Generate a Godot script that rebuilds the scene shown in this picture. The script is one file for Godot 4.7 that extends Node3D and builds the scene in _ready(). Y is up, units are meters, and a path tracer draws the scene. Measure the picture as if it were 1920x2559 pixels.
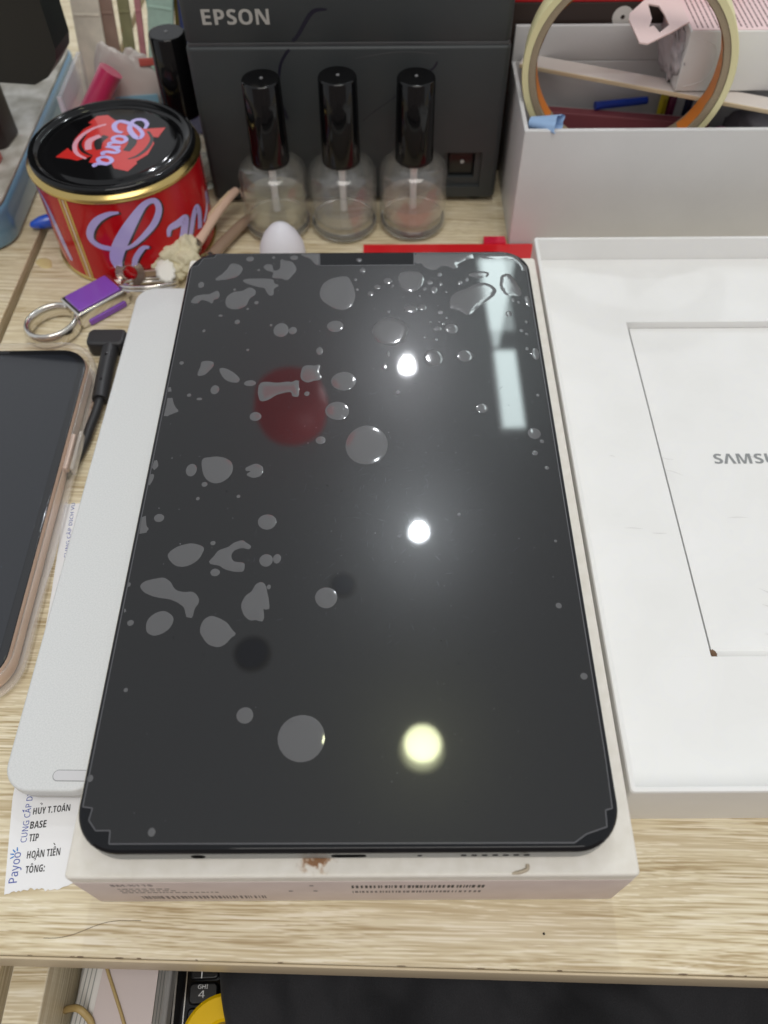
extends Node3D
# A phone shop desk: a tablet in its protective film lies on its box. Lengths are written in millimetres and turned into metres by V().

var M := {}
var taken := {}

func V(x: float, y: float, z: float) -> Vector3:
	return Vector3(x, y, z) * 0.001

# ---------------------------------------------------------------- mesh helpers (input in millimetres)
func ring_rect(w: float, d: float, r: float, y: float, seg := 6) -> PackedVector3Array:
	var p := PackedVector3Array()
	r = maxf(0.01, minf(r, minf(w, d) * 0.499))
	for q in 4:
		var cx := (w * 0.5 - r) * (1.0 if q == 0 or q == 3 else -1.0)
		var cz := (d * 0.5 - r) * (1.0 if q < 2 else -1.0)
		for i in seg + 1:
			var t := PI * 0.5 * (q + float(i) / seg)
			p.append(Vector3(cx + r * cos(t), y, cz + r * sin(t)))
	return p

func ring_circle(r: float, y: float, n := 32) -> PackedVector3Array:
	var p := PackedVector3Array()
	for i in n:
		var t := TAU * i / n
		p.append(Vector3(r * cos(t), y, r * sin(t)))
	return p

func loft(rings: Array, cap0 := true, cap1 := true, limit := 50.0) -> ArrayMesh:
	var st := SurfaceTool.new()
	st.begin(Mesh.PRIMITIVE_TRIANGLES)
	var n: int = rings[0].size()
	var g := 1
	for i in rings.size() - 1:
		if i > 0:
			var a: Vector3 = rings[i][0] - rings[i - 1][0]
			var b: Vector3 = rings[i + 1][0] - rings[i][0]
			if a.length() > 1e-6 and b.length() > 1e-6 and rad_to_deg(a.angle_to(b)) > limit:
				g += 1
		st.set_smooth_group(g)
		for j in n:
			var k := (j + 1) % n
			for v in [rings[i][j], rings[i][k], rings[i + 1][k], rings[i][j], rings[i + 1][k], rings[i + 1][j]]:
				st.add_vertex(v * 0.001)
	for e in 2:
		if (e == 0 and not cap0) or (e == 1 and not cap1):
			continue
		st.set_smooth_group(90 + e)
		var rg: PackedVector3Array = rings[0] if e == 0 else rings[rings.size() - 1]
		var c := Vector3.ZERO
		for v in rg:
			c += v
		c /= n
		for j in n:
			var k := (j + 1) % n
			for v in ([c, rg[k], rg[j]] if e == 0 else [c, rg[j], rg[k]]):
				st.add_vertex(v * 0.001)
	st.generate_normals()
	return st.commit()

func slab(w: float, h: float, d: float, r: float, bev: float, seg := 6) -> ArrayMesh:
	# a rounded block standing on y = 0, every edge rounded by bev
	var rings := []
	for i in 4:
		var t := PI * 0.5 * i / 3.0
		var k := bev * (1.0 - sin(t))
		rings.append(ring_rect(w - 2 * k, d - 2 * k, r - k, bev * (1.0 - cos(t)), seg))
	for i in 4:
		var t := PI * 0.5 * i / 3.0
		var k := bev * (1.0 - cos(t))
		rings.append(ring_rect(w - 2 * k, d - 2 * k, r - k, h - bev + bev * sin(t), seg))
	return loft(rings)

func block(w: float, h: float, d: float, bev := 0.4) -> ArrayMesh:
	return slab(w, h, d, bev + 0.02, bev, 3)

func lathe(profile: Array, n := 40, cap0 := true, cap1 := true, limit := 40.0) -> ArrayMesh:
	var rings := []
	for q in profile:
		rings.append(ring_circle(q[0], q[1], n))
	return loft(rings, cap0, cap1, limit)

func smooth_path(pts: Array, per := 8, closed := false) -> PackedVector3Array:
	var out := PackedVector3Array()
	var n := pts.size()
	for i in (n if closed else n - 1):
		var p0: Vector3 = pts[(i - 1 + n) % n] if closed or i > 0 else pts[0]
		var p1: Vector3 = pts[i]
		var p2: Vector3 = pts[(i + 1) % n]
		var p3: Vector3 = pts[(i + 2) % n] if closed or i + 2 < n else pts[n - 1]
		for k in per:
			out.append(p1.cubic_interpolate(p2, p0, p3, float(k) / per))
	if not closed:
		out.append(pts[n - 1])
	return out

func tube(path: PackedVector3Array, r: float, n := 10, closed := false, flat := 1.0, taper := 1.0) -> ArrayMesh:
	var rings := []
	var count := path.size()
	for i in (count + 1 if closed else count):
		var p := path[i % count]
		var a := path[(i - 1 + count) % count] if closed or i > 0 else path[0]
		var b := path[(i + 1) % count] if closed or i < count - 1 else path[count - 1]
		var f := (b - a).normalized()
		var side := f.cross(Vector3.UP)
		side = side.normalized() if side.length() > 0.05 else f.cross(Vector3.BACK).normalized()
		var up := side.cross(f).normalized()
		var k := lerpf(1.0, taper, float(i) / count)
		var rg := PackedVector3Array()
		for j in n:
			var t := TAU * j / n
			rg.append(p + (side * cos(t) + up * sin(t) * flat) * r * k)
		rings.append(rg)
	return loft(rings, not closed, not closed, 95.0)

func prism(pts: PackedVector2Array, y0: float, y1: float) -> ArrayMesh:
	# an outline in x and z, raised from y0 to y1
	var st := SurfaceTool.new()
	st.begin(Mesh.PRIMITIVE_TRIANGLES)
	st.set_smooth_group(-1)
	if Geometry2D.is_polygon_clockwise(pts):
		pts = pts.duplicate()
		pts.reverse()
	# counter-clockwise in (x, z) runs clockwise when seen from above
	var tri := Geometry2D.triangulate_polygon(pts)
	for i in range(0, tri.size(), 3):
		var a := pts[tri[i]]
		var b := pts[tri[i + 1]]
		var c := pts[tri[i + 2]]
		if (b - a).cross(c - a) < 0:
			var s := b
			b = c
			c = s
		for v in [Vector3(a.x, y1, a.y), Vector3(b.x, y1, b.y), Vector3(c.x, y1, c.y), Vector3(a.x, y0, a.y), Vector3(c.x, y0, c.y), Vector3(b.x, y0, b.y)]:
			st.add_vertex(v * 0.001)
	var n := pts.size()
	for j in n:
		var a := pts[j]
		var b := pts[(j + 1) % n]
		for v in [Vector3(a.x, y0, a.y), Vector3(b.x, y0, b.y), Vector3(b.x, y1, b.y), Vector3(a.x, y0, a.y), Vector3(b.x, y1, b.y), Vector3(a.x, y1, a.y)]:
			st.add_vertex(v * 0.001)
	st.generate_normals()
	return st.commit()

func flat2(a: Array) -> PackedVector2Array:
	var p := PackedVector2Array()
	for i in range(0, a.size(), 2):
		p.append(Vector2(a[i], a[i + 1]))
	return p

func soften(p: PackedVector2Array, per := 4) -> PackedVector2Array:
	var v := []
	for q in p:
		v.append(Vector3(q.x, 0, q.y))
	var out := PackedVector2Array()
	for q in smooth_path(v, per, true):
		out.append(Vector2(q.x, q.z))
	return out

func dome(outline: PackedVector2Array, high: float, reach: float, base := 0.0) -> ArrayMesh:
	# a low swelling over an outline: it rises from the rim and levels out at the distance reach
	var lo := outline[0]
	var hi := outline[0]
	for q in outline:
		lo = lo.min(q)
		hi = hi.max(q)
	var pts := PackedVector2Array(outline)
	var step := maxf(0.45, maxf(hi.x - lo.x, hi.y - lo.y) / 14.0)
	var gx := lo.x + step * 0.5
	while gx < hi.x:
		var gz := lo.y + step * 0.5
		while gz < hi.y:
			var q := Vector2(gx, gz)
			if Geometry2D.is_point_in_polygon(q, outline) and rim_gap(q, outline) > step * 0.4:
				pts.append(q)
			gz += step
		gx += step
	var tri := Geometry2D.triangulate_delaunay(pts)
	var st := SurfaceTool.new()
	st.begin(Mesh.PRIMITIVE_TRIANGLES)
	st.set_smooth_group(0)
	var tall := PackedFloat32Array()
	for i in pts.size():
		var g := 0.0 if i < outline.size() else clampf(rim_gap(pts[i], outline) / reach, 0.0, 1.0)
		tall.append(base + high * sqrt(1.0 - (1.0 - g) * (1.0 - g)))
	for i in range(0, tri.size(), 3):
		var a := tri[i]
		var b := tri[i + 1]
		var c := tri[i + 2]
		if not Geometry2D.is_point_in_polygon((pts[a] + pts[b] + pts[c]) / 3.0, outline):
			continue
		if (pts[b] - pts[a]).cross(pts[c] - pts[a]) < 0:
			var s := b
			b = c
			c = s
		for k in [a, b, c]:
			st.add_vertex(Vector3(pts[k].x, tall[k], pts[k].y) * 0.001)
	st.generate_normals()
	return st.commit()

func rim_gap(q: Vector2, outline: PackedVector2Array) -> float:
	var best := 1e9
	for i in outline.size():
		best = minf(best, q.distance_to(Geometry2D.get_closest_point_to_segment(q, outline[i], outline[(i + 1) % outline.size()])))
	return best

func ellipse(cx: float, cz: float, rx: float, rz: float, n: int, turn := 0.0, wob := 0.0) -> PackedVector2Array:
	var p := PackedVector2Array()
	for i in n:
		var t := TAU * i / n
		var k := 1.0 + wob * sin(2.0 * t + cx) + wob * 0.6 * sin(3.0 * t + cz)
		p.append(Vector2(cx, cz) + Vector2(rx * k * cos(t), rz * k * sin(t)).rotated(turn))
	return p

func ribbon(pts: Array, place: Callable, lift0: float, lift1: float, per := 6) -> ArrayMesh:
	# flat lettering stroke: [u, v, width] points, laid on a surface by place(u, v, lift)
	var path := []
	for q in pts:
		path.append(Vector3(q[0], q[1], q[2]))
	var c := smooth_path(path, per)
	var st := SurfaceTool.new()
	st.begin(Mesh.PRIMITIVE_TRIANGLES)
	st.set_smooth_group(0)
	var left := []
	var right := []
	for i in c.size():
		var d := c[mini(i + 1, c.size() - 1)] - c[maxi(i - 1, 0)]
		var nrm := Vector2(-d.y, d.x).normalized() * c[i].z * 0.5
		var lift := lerpf(lift0, lift1, float(i) / c.size())
		left.append(place.call(c[i].x + nrm.x, c[i].y + nrm.y, lift))
		right.append(place.call(c[i].x - nrm.x, c[i].y - nrm.y, lift))
	for i in c.size() - 1:
		for v in [left[i], left[i + 1], right[i + 1], left[i], right[i + 1], right[i]]:
			st.add_vertex(v * 0.001)
	st.generate_normals()
	return st.commit()

func lump(r: Vector3, rough: float, freq: float, sd: int, n := 22) -> ArrayMesh:
	var nz := FastNoiseLite.new()
	nz.seed = sd
	nz.frequency = freq
	var rings := []
	for i in range(1, n):
		var a := PI * i / n - PI * 0.5
		var rg := PackedVector3Array()
		for j in 28:
			var t := TAU * j / 28
			var q := Vector3(cos(a) * cos(t), sin(a), cos(a) * sin(t))
			rg.append(q * r * (1.0 + rough * nz.get_noise_3dv(q * 10.0)))
		rings.append(rg)
	return loft(rings, true, true, 95.0)

func join(parts: Array) -> ArrayMesh:
	var st := SurfaceTool.new()
	for p in parts:
		st.append_from(p[0], 0, Transform3D(Basis.from_euler(p[2] * PI / 180.0) if p.size() > 2 else Basis(), p[1] * 0.001))
	return st.commit()

func bars(list: Array, y0: float, y1: float) -> ArrayMesh:
	var parts := []
	for b in list:
		parts.append([prism(PackedVector2Array([Vector2(b[0], b[1]), Vector2(b[2], b[1]), Vector2(b[2], b[3]), Vector2(b[0], b[3])]), y0, y1), Vector3.ZERO])
	return join(parts)

# ---------------------------------------------------------------- nodes
func add(parent: Node, called: String, mesh: Mesh, material: Material, at := Vector3.ZERO, turn := Vector3.ZERO) -> MeshInstance3D:
	var o := MeshInstance3D.new()
	o.name = called
	o.mesh = mesh
	o.material_override = material
	parent.add_child(o, true)
	o.position = at
	o.rotation_degrees = turn
	return o

func tag(o: Node, label: String, category: String, group := "", kind := "") -> void:
	o.set_meta("label", label)
	o.set_meta("category", category)
	if group:
		o.set_meta("group", group)
	if kind:
		o.set_meta("kind", kind)

func thing(called: String, label: String, category: String, at := Vector3.ZERO, turn := Vector3.ZERO, group := "", kind := "") -> Node3D:
	var o := Node3D.new()
	taken[called] = taken.get(called, -1) + 1
	o.name = called if taken[called] == 0 else "%s_%03d" % [called, taken[called]]
	add_child(o)
	o.position = at
	o.rotation_degrees = turn
	tag(o, label, category, group, kind)
	return o

func letters(parent: Node, called: String, words: String, wide: float, tall: float, at: Vector3, turn: Vector3, material: Material, bold := false, thick := 0.06) -> MeshInstance3D:
	# print as thin raised letters: at is the lower left corner, wide and tall are those of the ink
	var f := SystemFont.new()
	f.font_names = PackedStringArray(["Droid Sans"])
	f.font_weight = 700 if bold else 400
	var t := TextMesh.new()
	t.text = words
	t.font = f
	t.font_size = 48
	t.pixel_size = 0.01
	t.depth = 0.02
	t.curve_step = 2.0
	t.horizontal_alignment = HORIZONTAL_ALIGNMENT_LEFT
	var box := t.get_aabb()
	var k := Vector3(wide * 0.001 / box.size.x, tall * 0.001 / box.size.y, thick * 0.001 / 0.02)
	var o := add(parent, called, t, material)
	var b := Basis.from_euler(turn * PI / 180.0)
	o.transform = Transform3D(b * Basis.from_scale(k), at + b * (-(box.position * k)))
	return o

# ---------------------------------------------------------------- materials
func mat(r: float, g: float, b: float, rough := 0.5, metal := 0.0, spec := 0.5) -> StandardMaterial3D:
	# r, g, b are linear reflectances
	var m := StandardMaterial3D.new()
	m.albedo_color = Color(r, g, b).linear_to_srgb()
	m.roughness = rough
	m.metallic = metal
	m.metallic_specular = spec
	m.cull_mode = BaseMaterial3D.CULL_DISABLED
	return m

func coat(m: StandardMaterial3D, rough := 0.05, weight := 1.0) -> StandardMaterial3D:
	m.clearcoat_enabled = true
	m.clearcoat = weight
	m.clearcoat_roughness = rough
	return m

func clear(r: float, g: float, b: float, alpha: float, rough := 0.05) -> StandardMaterial3D:
	var m := mat(r, g, b, rough)
	m.transparency = BaseMaterial3D.TRANSPARENCY_ALPHA
	m.albedo_color.a = alpha
	return m

func solid_glass(r: float, g: float, b: float, bend: float, cloudy := 0.0) -> StandardMaterial3D:
	var m := mat(r, g, b, 0.0)
	m.transparency = BaseMaterial3D.TRANSPARENCY_ALPHA
	m.albedo_color.a = cloudy
	m.refraction_enabled = true
	m.refraction_scale = bend
	return m

func glow(c: Color, energy: float) -> StandardMaterial3D:
	var m := mat(0.8, 0.8, 0.8, 0.4)
	m.emission_enabled = true
	m.emission = c
	m.emission_energy_multiplier = energy
	return m

func grain(m: StandardMaterial3D, sd: int, freq: float, size: float, low: Color, high: Color, relief := 0.0) -> StandardMaterial3D:
	# an even speckle that multiplies the colour; size is the tile in millimetres
	var nz := FastNoiseLite.new()
	nz.seed = sd
	nz.frequency = freq
	nz.fractal_octaves = 4
	var t := NoiseTexture2D.new()
	t.width = 512
	t.height = 512
	t.seamless = true
	t.noise = nz
	var ramp := Gradient.new()
	ramp.set_color(0, low)
	ramp.set_color(1, high)
	t.color_ramp = ramp
	m.albedo_texture = t
	m.uv1_triplanar = true
	m.uv1_scale = Vector3.ONE * (1000.0 / size)
	if relief > 0:
		m.heightmap_enabled = true
		m.heightmap_texture = t
		m.heightmap_scale = relief
	return m

func wood_texture() -> ImageTexture:
	var wide := 1536
	var n := 2000
	var im := Image.create(wide, n, false, Image.FORMAT_RGB8)
	var a := FastNoiseLite.new()
	a.seed = 4
	a.frequency = 1.0
	a.fractal_octaves = 3
	var b := FastNoiseLite.new()
	b.seed = 9
	b.frequency = 1.0
	b.fractal_octaves = 2
	var c := FastNoiseLite.new()
	c.seed = 21
	c.frequency = 1.0
	c.fractal_type = FastNoiseLite.FRACTAL_NONE
	var pale := Color(0.87, 0.82, 0.70)
	var tan_ := Color(0.68, 0.595, 0.445)
	var white := Color(0.94, 0.905, 0.825)
	for y in n:
		for x in wide:
			var wave := 5.0 * c.get_noise_2d(x * 0.004, y * 0.006)
			var broad := a.get_noise_2d(x * 0.0028, (y + wave * 3.0) * 0.045)
			var fine := b.get_noise_2d(x * 0.008, (y + wave) * 0.34)
			var hair := b.get_noise_2d(x * 0.02 + 400.0, (y + wave) * 0.75)
			var mid := b.get_noise_2d(x * 0.005 + 90.0, (y + wave * 2.0) * 0.13)
			var amp := 0.75 + 0.9 * c.get_noise_2d(x * 0.0035 + 70.0, y * 0.022)
			var k := clampf(0.25 + broad * 0.28 + mid * 0.30 + amp * (fine * 0.85 + hair * 0.80), 0.0, 1.0)
			var w := clampf((-fine * 1.2 - mid * 0.5 + hair * 1.0 - 0.34) * 2.6, 0.0, 1.0)
			im.set_pixel(x, y, pale.lerp(tan_, k).lerp(white, w * 0.75))
	return ImageTexture.create_from_image(im)

func stain_texture() -> ImageTexture:
	# rust-brown drips on white card: colour in rgb, cover in alpha
	var im := Image.create(128, 96, false, Image.FORMAT_RGBA8)
	var a := FastNoiseLite.new()
	a.seed = 31
	a.frequency = 0.045
	a.fractal_octaves = 4
	for y in 96:
		for x in 128:
			var e := Vector2((x - 72) / 54.0, (y - 46) / 48.0).length()
			var k := clampf((1.0 - e) * 1.5 + a.get_noise_2d(x, y * 0.7) * 1.6 - 0.25, 0.0, 1.0) * clampf(1.4 - e * 1.2, 0.0, 1.0)
			im.set_pixel(x, y, Color(0.76, 0.55, 0.30).lerp(Color(0.52, 0.33, 0.15), clampf(k * 1.3 - 0.5, 0, 1)) * Color(1, 1, 1, 0) + Color(0, 0, 0, k * 0.75))
	return ImageTexture.create_from_image(im)

# air pockets under the film, in millimetres from the middle of the tablet: [x, z, half width, half depth]
const BUBBLES := [
	[-40.2, -101.5, 1.48, 1.59], [-31.6, -102.2, 0.65, 0.87], [-24, -102.1, 1.48, 1.45], [-56.5, -87.1, 1.13, 1.71], [-35.8, -77.4, 0.8, 0.99], [-38.6, -74.2, 0.53, 0.65], [-47.7, -70.8, 0.79, 0.64], [-41.6, -67.6, 0.95, 1.26], [-36.5, -95.1, 0.64, 0.7], [-44.2, -84.4, 0.54, 0.68],
	[-26.2, -63.4, 2.66, 3.42], [-22.2, -63.1, 1.46, 1.86], [-29.8, -65.8, 0.52, 0.69], [-7.7, -65.1, 2.93, 2.81], [-12.6, -53.1, 1.18, 1.9], [-36.7, -53.8, 0.55, 0.66], [-52.6, -63.2, 0.6, 0.74], [-58.1, -47.9, 0.83, 0.82], [-34.6, -38.5, 1.96, 1.34], [-45.7, -35.7, 1.46, 1.99],
	[-53.7, -33.4, 0.73, 0.77], [-50.2, -31.7, 0.96, 0.65], [-34.3, -34.4, 0.4, 0.44], [-15.9, -33.7, 0.89, 1.09], [-4.2, -39.2, 4.08, 4.26], [-5.9, -26.3, 3.81, 3.92], [-31.6, -24.1, 1.9, 1.89], [-10.7, -14.2, 1.54, 1.61], [1.4, -94.6, 1.14, 1.31], [10.5, -88.7, 1.59, 1.71],
	[6.8, -85.4, 1.21, 1.27], [4.4, -81.8, 1.2, 1.32], [12.3, -86.1, 0.56, 0.78], [25.6, -87.7, 1.12, 1.28], [27, -83.7, 1.21, 1.96], [29.3, -92, 0.85, 1.16], [29.5, -86.8, 0.7, 1.06], [23.6, -84.1, 0.74, 0.91], [21.7, -80.5, 0.46, 0.62], [31.2, -82.5, 0.51, 0.63],
	[36.6, -87.6, 0.93, 1.07], [39.1, -89.2, 0.66, 1.14], [-1.1, -89.5, 0.66, 0.79], [-0.4, -84.1, 0.56, 0.77], [18.4, -73.6, 2.36, 1.88], [22.5, -74.3, 1.46, 1.55], [28.7, -71.8, 1, 1.07], [10.7, -72.3, 0.64, 0.8], [32.2, -63.6, 2.32, 2.58], [27.3, -63.5, 1.51, 1.1],
	[29.5, -65.9, 0.63, 0.65], [28.2, -67, 0.45, 0.52], [25.1, -66.7, 0.49, 0.59], [30.7, -69, 0.5, 0.59], [26.8, -58.2, 0.57, 0.69], [22.8, -59.5, 0.53, 0.57], [25.3, -49.6, 3.25, 3.9], [36, -50.4, 2.77, 2.69], [9.1, -45.5, 1.03, 1.56], [10.4, -51.5, 0.52, 1.72],
	[13.3, -34.1, 0.92, 1.02], [40, -27, 1.98, 1.99], [59.5, -51.1, 1.3, 2.82], [55.3, -16.4, 2.09, 2.21], [57.3, -13.2, 0.64, 0.73], [54.8, -8.7, 0.71, 0.76], [56, -62.4, 0.8, 0.83], [57.6, -60.7, 0.62, 0.7], [58.1, -66.8, 0.58, 0.78], [57, -53.6, 0.61, 0.8],
	[58.2, -32.4, 0.58, 0.73], [52.4, -70.8, 1.17, 1.59], [54.6, -78, 0.64, 1.23], [56.4, -76.8, 0.59, 0.82], [3.5, -12.3, 6.58, 7.75], [-49, -2.9, 1.64, 2.47], [-44.4, 2.5, 0.96, 0.96], [-45.7, 7.7, 0.61, 0.66], [-33.9, 7, 0.65, 0.66], [-56, 14.5, 1.5, 1.46],
	[-24.8, 16.1, 2.69, 2.71], [-57.1, 3.1, 0.39, 0.43], [-48.2, 5.8, 0.34, 0.38], [-39.5, 23.2, 0.81, 0.78], [-37.8, 32.8, 1.36, 1.25], [-24.1, 29, 1.88, 2.12], [-21.1, 28.5, 1.19, 1.61], [-22.7, 37.5, 0.6, 0.81], [-58.4, 48.1, 0.96, 0.92], [-37.3, 39.8, 0.46, 0.36],
	[-7, 40.9, 3.08, 3.19], [-56.3, 66.9, 0.6, 0.63], [-25.8, 73.7, 2.14, 2.12], [-11.6, 79.5, 5.74, 5.96], [-60.8, 88.9, 0.75, 0.93], [-44.4, 101.1, 0.9, 1.03], [-38.9, 98.3, 0.36, 0.35], [-16.6, 88.4, 0.42, 0.32], [30.3, 13.9, 0.68, 0.65], [55.2, 43.7, 0.9, 0.92],
	[59, 63.9, 0.94, 1], [47, 52.6, 0.48, 0.44], [56.9, 23.2, 0.52, 0.51], [57.6, -2.9, 0.71, 0.77], [54.7, -8.7, 0.92, 0.99], [27.5, 68.4, 0.42, 0.4], [-0.7, 57.5, 0.35, 0.33], [21.2, 55.1, 0.35, 0.38], [57.3, -13.2, 0.72, 0.81],
]
# larger, uneven ones: x and z of the points round the rim
const PATCHES := [
	[-51.6, -90.7, -49.6, -93.1, -48.1, -95.9, -47, -98.7, -44.7, -98.8, -42.7, -96.9, -42.4, -94.8, -43.6, -92, -45.7, -90.6, -48.4, -89.8, -51.5, -89.5],
	[-34.9, -96.8, -33.7, -98.6, -31.8, -97.9, -30.9, -95, -28.9, -96.1, -29, -101.4, -27.4, -100.7, -24.5, -99.6, -22.7, -95.3, -24.1, -91.8, -25.9, -89.1, -27.6, -90.1, -31.2, -90.8, -31.2, -93.6, -33.4, -94.7],
	[-41.7, -89.2, -39.8, -90.4, -31.6, -90.2, -30.1, -87.7, -28.2, -86.7, -30.1, -84.7, -30.1, -81.7, -31.4, -81, -32.6, -82.7, -33.7, -85, -36, -85.7, -40, -87.5],
	[-46.8, -77.5, -46.5, -80.8, -44.5, -83.1, -41.5, -83.8, -38.9, -85.6, -36.8, -84.1, -36.6, -81.7, -38.4, -79.4, -39.2, -76.1, -41.4, -74.3, -44, -74.1, -45.9, -75.2],
	[-59, -78.3, -57.9, -80.9, -55.5, -81.9, -52.9, -82.2, -50.4, -83.9, -49.3, -82.2, -49.5, -79.8, -51, -78.9, -51.1, -76.6, -52.6, -77.9, -55.2, -78.9, -56.5, -77.3, -58.3, -77.3],
	[-21.5, -104.2, -15.5, -104.6, -14.8, -101.3, -14.8, -97.7, -16.2, -98.4, -18.1, -101.3, -20.5, -102.8],
	[-4.3, -91.3, -2.2, -87.1, -1, -81.7, -1.6, -77.1, -3.7, -73.8, -7.2, -73.6, -11.2, -76.5, -13.4, -79.8, -13.7, -83.8, -12.5, -87.6, -9.5, -90.3],
	[-51.4, -48.5, -48.1, -48.6, -47.3, -46.7, -48.4, -44.4, -49.8, -42.4, -51.8, -41.9, -52.2, -43.3, -51.7, -46.1],
	[-45.2, -45.2, -43.6, -45.4, -40.9, -43.8, -38.7, -41.5, -38.1, -40, -38.8, -38.8, -40.9, -39, -43.1, -40.4, -44.8, -43.2],
	[-31.8, -35.3, -31.4, -38.3, -29.5, -39.2, -25.8, -38.7, -22.5, -39.2, -20.9, -39.1, -18.9, -40.3, -18.6, -37.9, -18.5, -32.7, -20.5, -32.7, -21.4, -34.4, -25.4, -33.3, -28, -31.1, -30.4, -30.6, -31.4, -32.5],
	[-18.4, -41.9, -18, -45.3, -16.6, -46.5, -13.9, -46.4, -12, -47, -12.3, -43.5, -11.4, -41.2, -12, -39.8, -14, -39.3, -16, -38.6, -17.9, -39.9],
	[-60.9, -38.3, -59.8, -36.1, -58.5, -31.1, -56.8, -27.6, -55.1, -26.8, -56.6, -26, -58.8, -24.8, -60.5, -23.4, -60.5, -30.1],
	[20.7, -103.5, 23.4, -104.3, 37.8, -104.1, 44.6, -103.7, 44.4, -101.8, 40, -100.3, 36.5, -97.8, 35.8, -94.1, 32.6, -96.3, 30.2, -96.4, 27.3, -94.4, 24, -96, 22.7, -98.3, 20.5, -97.9],
	[45.5, -102.9, 54.2, -103.3, 57.9, -102.4, 59.5, -99, 60.9, -96.1, 60.5, -91.9, 59.6, -92.8, 58.4, -97.2, 55.8, -100.2, 51, -100.2, 45.3, -100.9],
	[14.2, -89.6, 15, -92.8, 17.3, -94.1, 21.1, -93.9, 23.2, -91.7, 23.6, -88.8, 22.3, -85.3, 19.9, -82.8, 17.6, -82.9, 15.3, -85.3],
	[32.4, -73.5, 32.4, -78.9, 34.7, -82.4, 38.5, -84.4, 41.5, -86.5, 45.7, -87.3, 49, -84.3, 48.5, -80.8, 45.4, -77.4, 42.5, -74.7, 39.8, -71.4, 38.1, -70.4, 35.9, -72.1, 33.8, -73.5],
	[51.7, -91.4, 54.6, -92.1, 56.5, -87.8, 57.9, -82.8, 57.4, -80.1, 54.4, -80.1, 52.1, -80.8, 50.6, -84.3, 50.7, -87.8],
	[39.7, -91.9, 43.8, -93.7, 47.1, -92.9, 46.4, -90.4, 42.6, -89.9],
	[4.9, -62.6, 5.8, -65.8, 8.3, -68.7, 11.9, -69.3, 15, -67.7, 17.4, -65, 16.7, -60.5, 15.3, -57.1, 12.6, -55.5, 9.1, -55.9, 6.5, -58.1],
	[58.7, -79.4, 60.1, -80, 60.4, -75.9, 60, -74.2, 59, -75.9],
	[-46.3, -6.8, -43.7, -7.9, -40.5, -7.9, -37.6, -6.3, -36.6, -3.8, -36.9, -1.1, -38.7, 1.3, -41, 2.2, -43.4, 1.3, -45.3, -1.4],
	[-32.8, -3.5, -31.5, -4.5, -29.6, -5.2, -27.8, -4, -27.4, -2, -28.4, -0.3, -30.3, 0.2, -32.2, -0.8, -32.1, -1.5, -31.3, -2.3, -32.5, -2.4],
	[-51.7, 27.2, -50.1, 24.8, -47.3, 23.5, -44.8, 23.3, -42.1, 24.4, -41.9, 26.2, -43, 28.7, -45, 30.4, -47.4, 31, -49.7, 30.1],
	[-40, 29.8, -38.8, 27.5, -37.6, 25.6, -35.2, 24.5, -33.5, 23, -31.3, 22.3, -30.2, 23, -28.6, 24.3, -29.2, 25.4, -31.1, 25, -33.2, 25.8, -33.8, 27.5, -32.9, 29.2, -30.3, 29.7, -29.8, 30.9, -30.2, 32.6, -32.9, 32.6, -35.5, 31.7, -37, 30.7],
	[-57.7, 37.1, -56.4, 35.3, -51.9, 34.3, -49.6, 35.7, -47.9, 38, -45.6, 38.8, -43.2, 38.8, -41.4, 40.4, -41.1, 42.2, -41.9, 44.2, -42.2, 46.5, -43.2, 47.5, -44.1, 46.1, -44.9, 43.8, -46.9, 42.2, -49.2, 41.2, -52.4, 40.6, -55.8, 39.3],
	[-54.1, 49.5, -54, 47.2, -52.4, 45.3, -50, 44.6, -47.8, 45.9, -47.1, 47.6, -47.9, 49.9, -49.7, 51.4, -51.7, 51.9, -53.5, 51],
	[-29.7, 43.1, -28.9, 40.3, -27.3, 38.7, -26.4, 36.7, -25.1, 35.9, -23.8, 36.5, -23.1, 38.4, -22.4, 41.2, -22, 43.9, -22.6, 44.9, -23.5, 44.3, -23.2, 46.7, -23.6, 48, -24.4, 48.6, -25, 47.6, -26.9, 47.6, -28.7, 46],
	[-39.8, 50.4, -39.4, 47.7, -37.7, 46.2, -35.6, 46.6, -33, 48.1, -31.1, 50.4, -29.9, 51.4, -28.1, 50.9, -29.2, 51.9, -30.9, 52.3, -32.7, 54.5, -34.6, 55.3, -37.1, 54.5, -39, 52.3],
	[-60.9, -5.7, -60.2, -7.2, -59.1, -4.7, -59.9, -3.2, -60.7, -2, -59.8, -1.1, -59.9, 0.9, -60.8, 3.1, -61.2, 2.6],
	[-61, 7.1, -60.8, 5.2, -60.6, 9, -59.9, 13.6, -59, 17.3, -58.1, 18.1, -58.7, 19.1, -59, 21.5, -60.2, 22.4, -60.6, 22.6, -61, 16.4],
	[-61.1, 35.5, -60.3, 36.3, -60.6, 37.7, -61, 37.8],
	[-60.6, 45.6, -60, 45, -60.4, 43.9, -60.8, 43.3],
]

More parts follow.
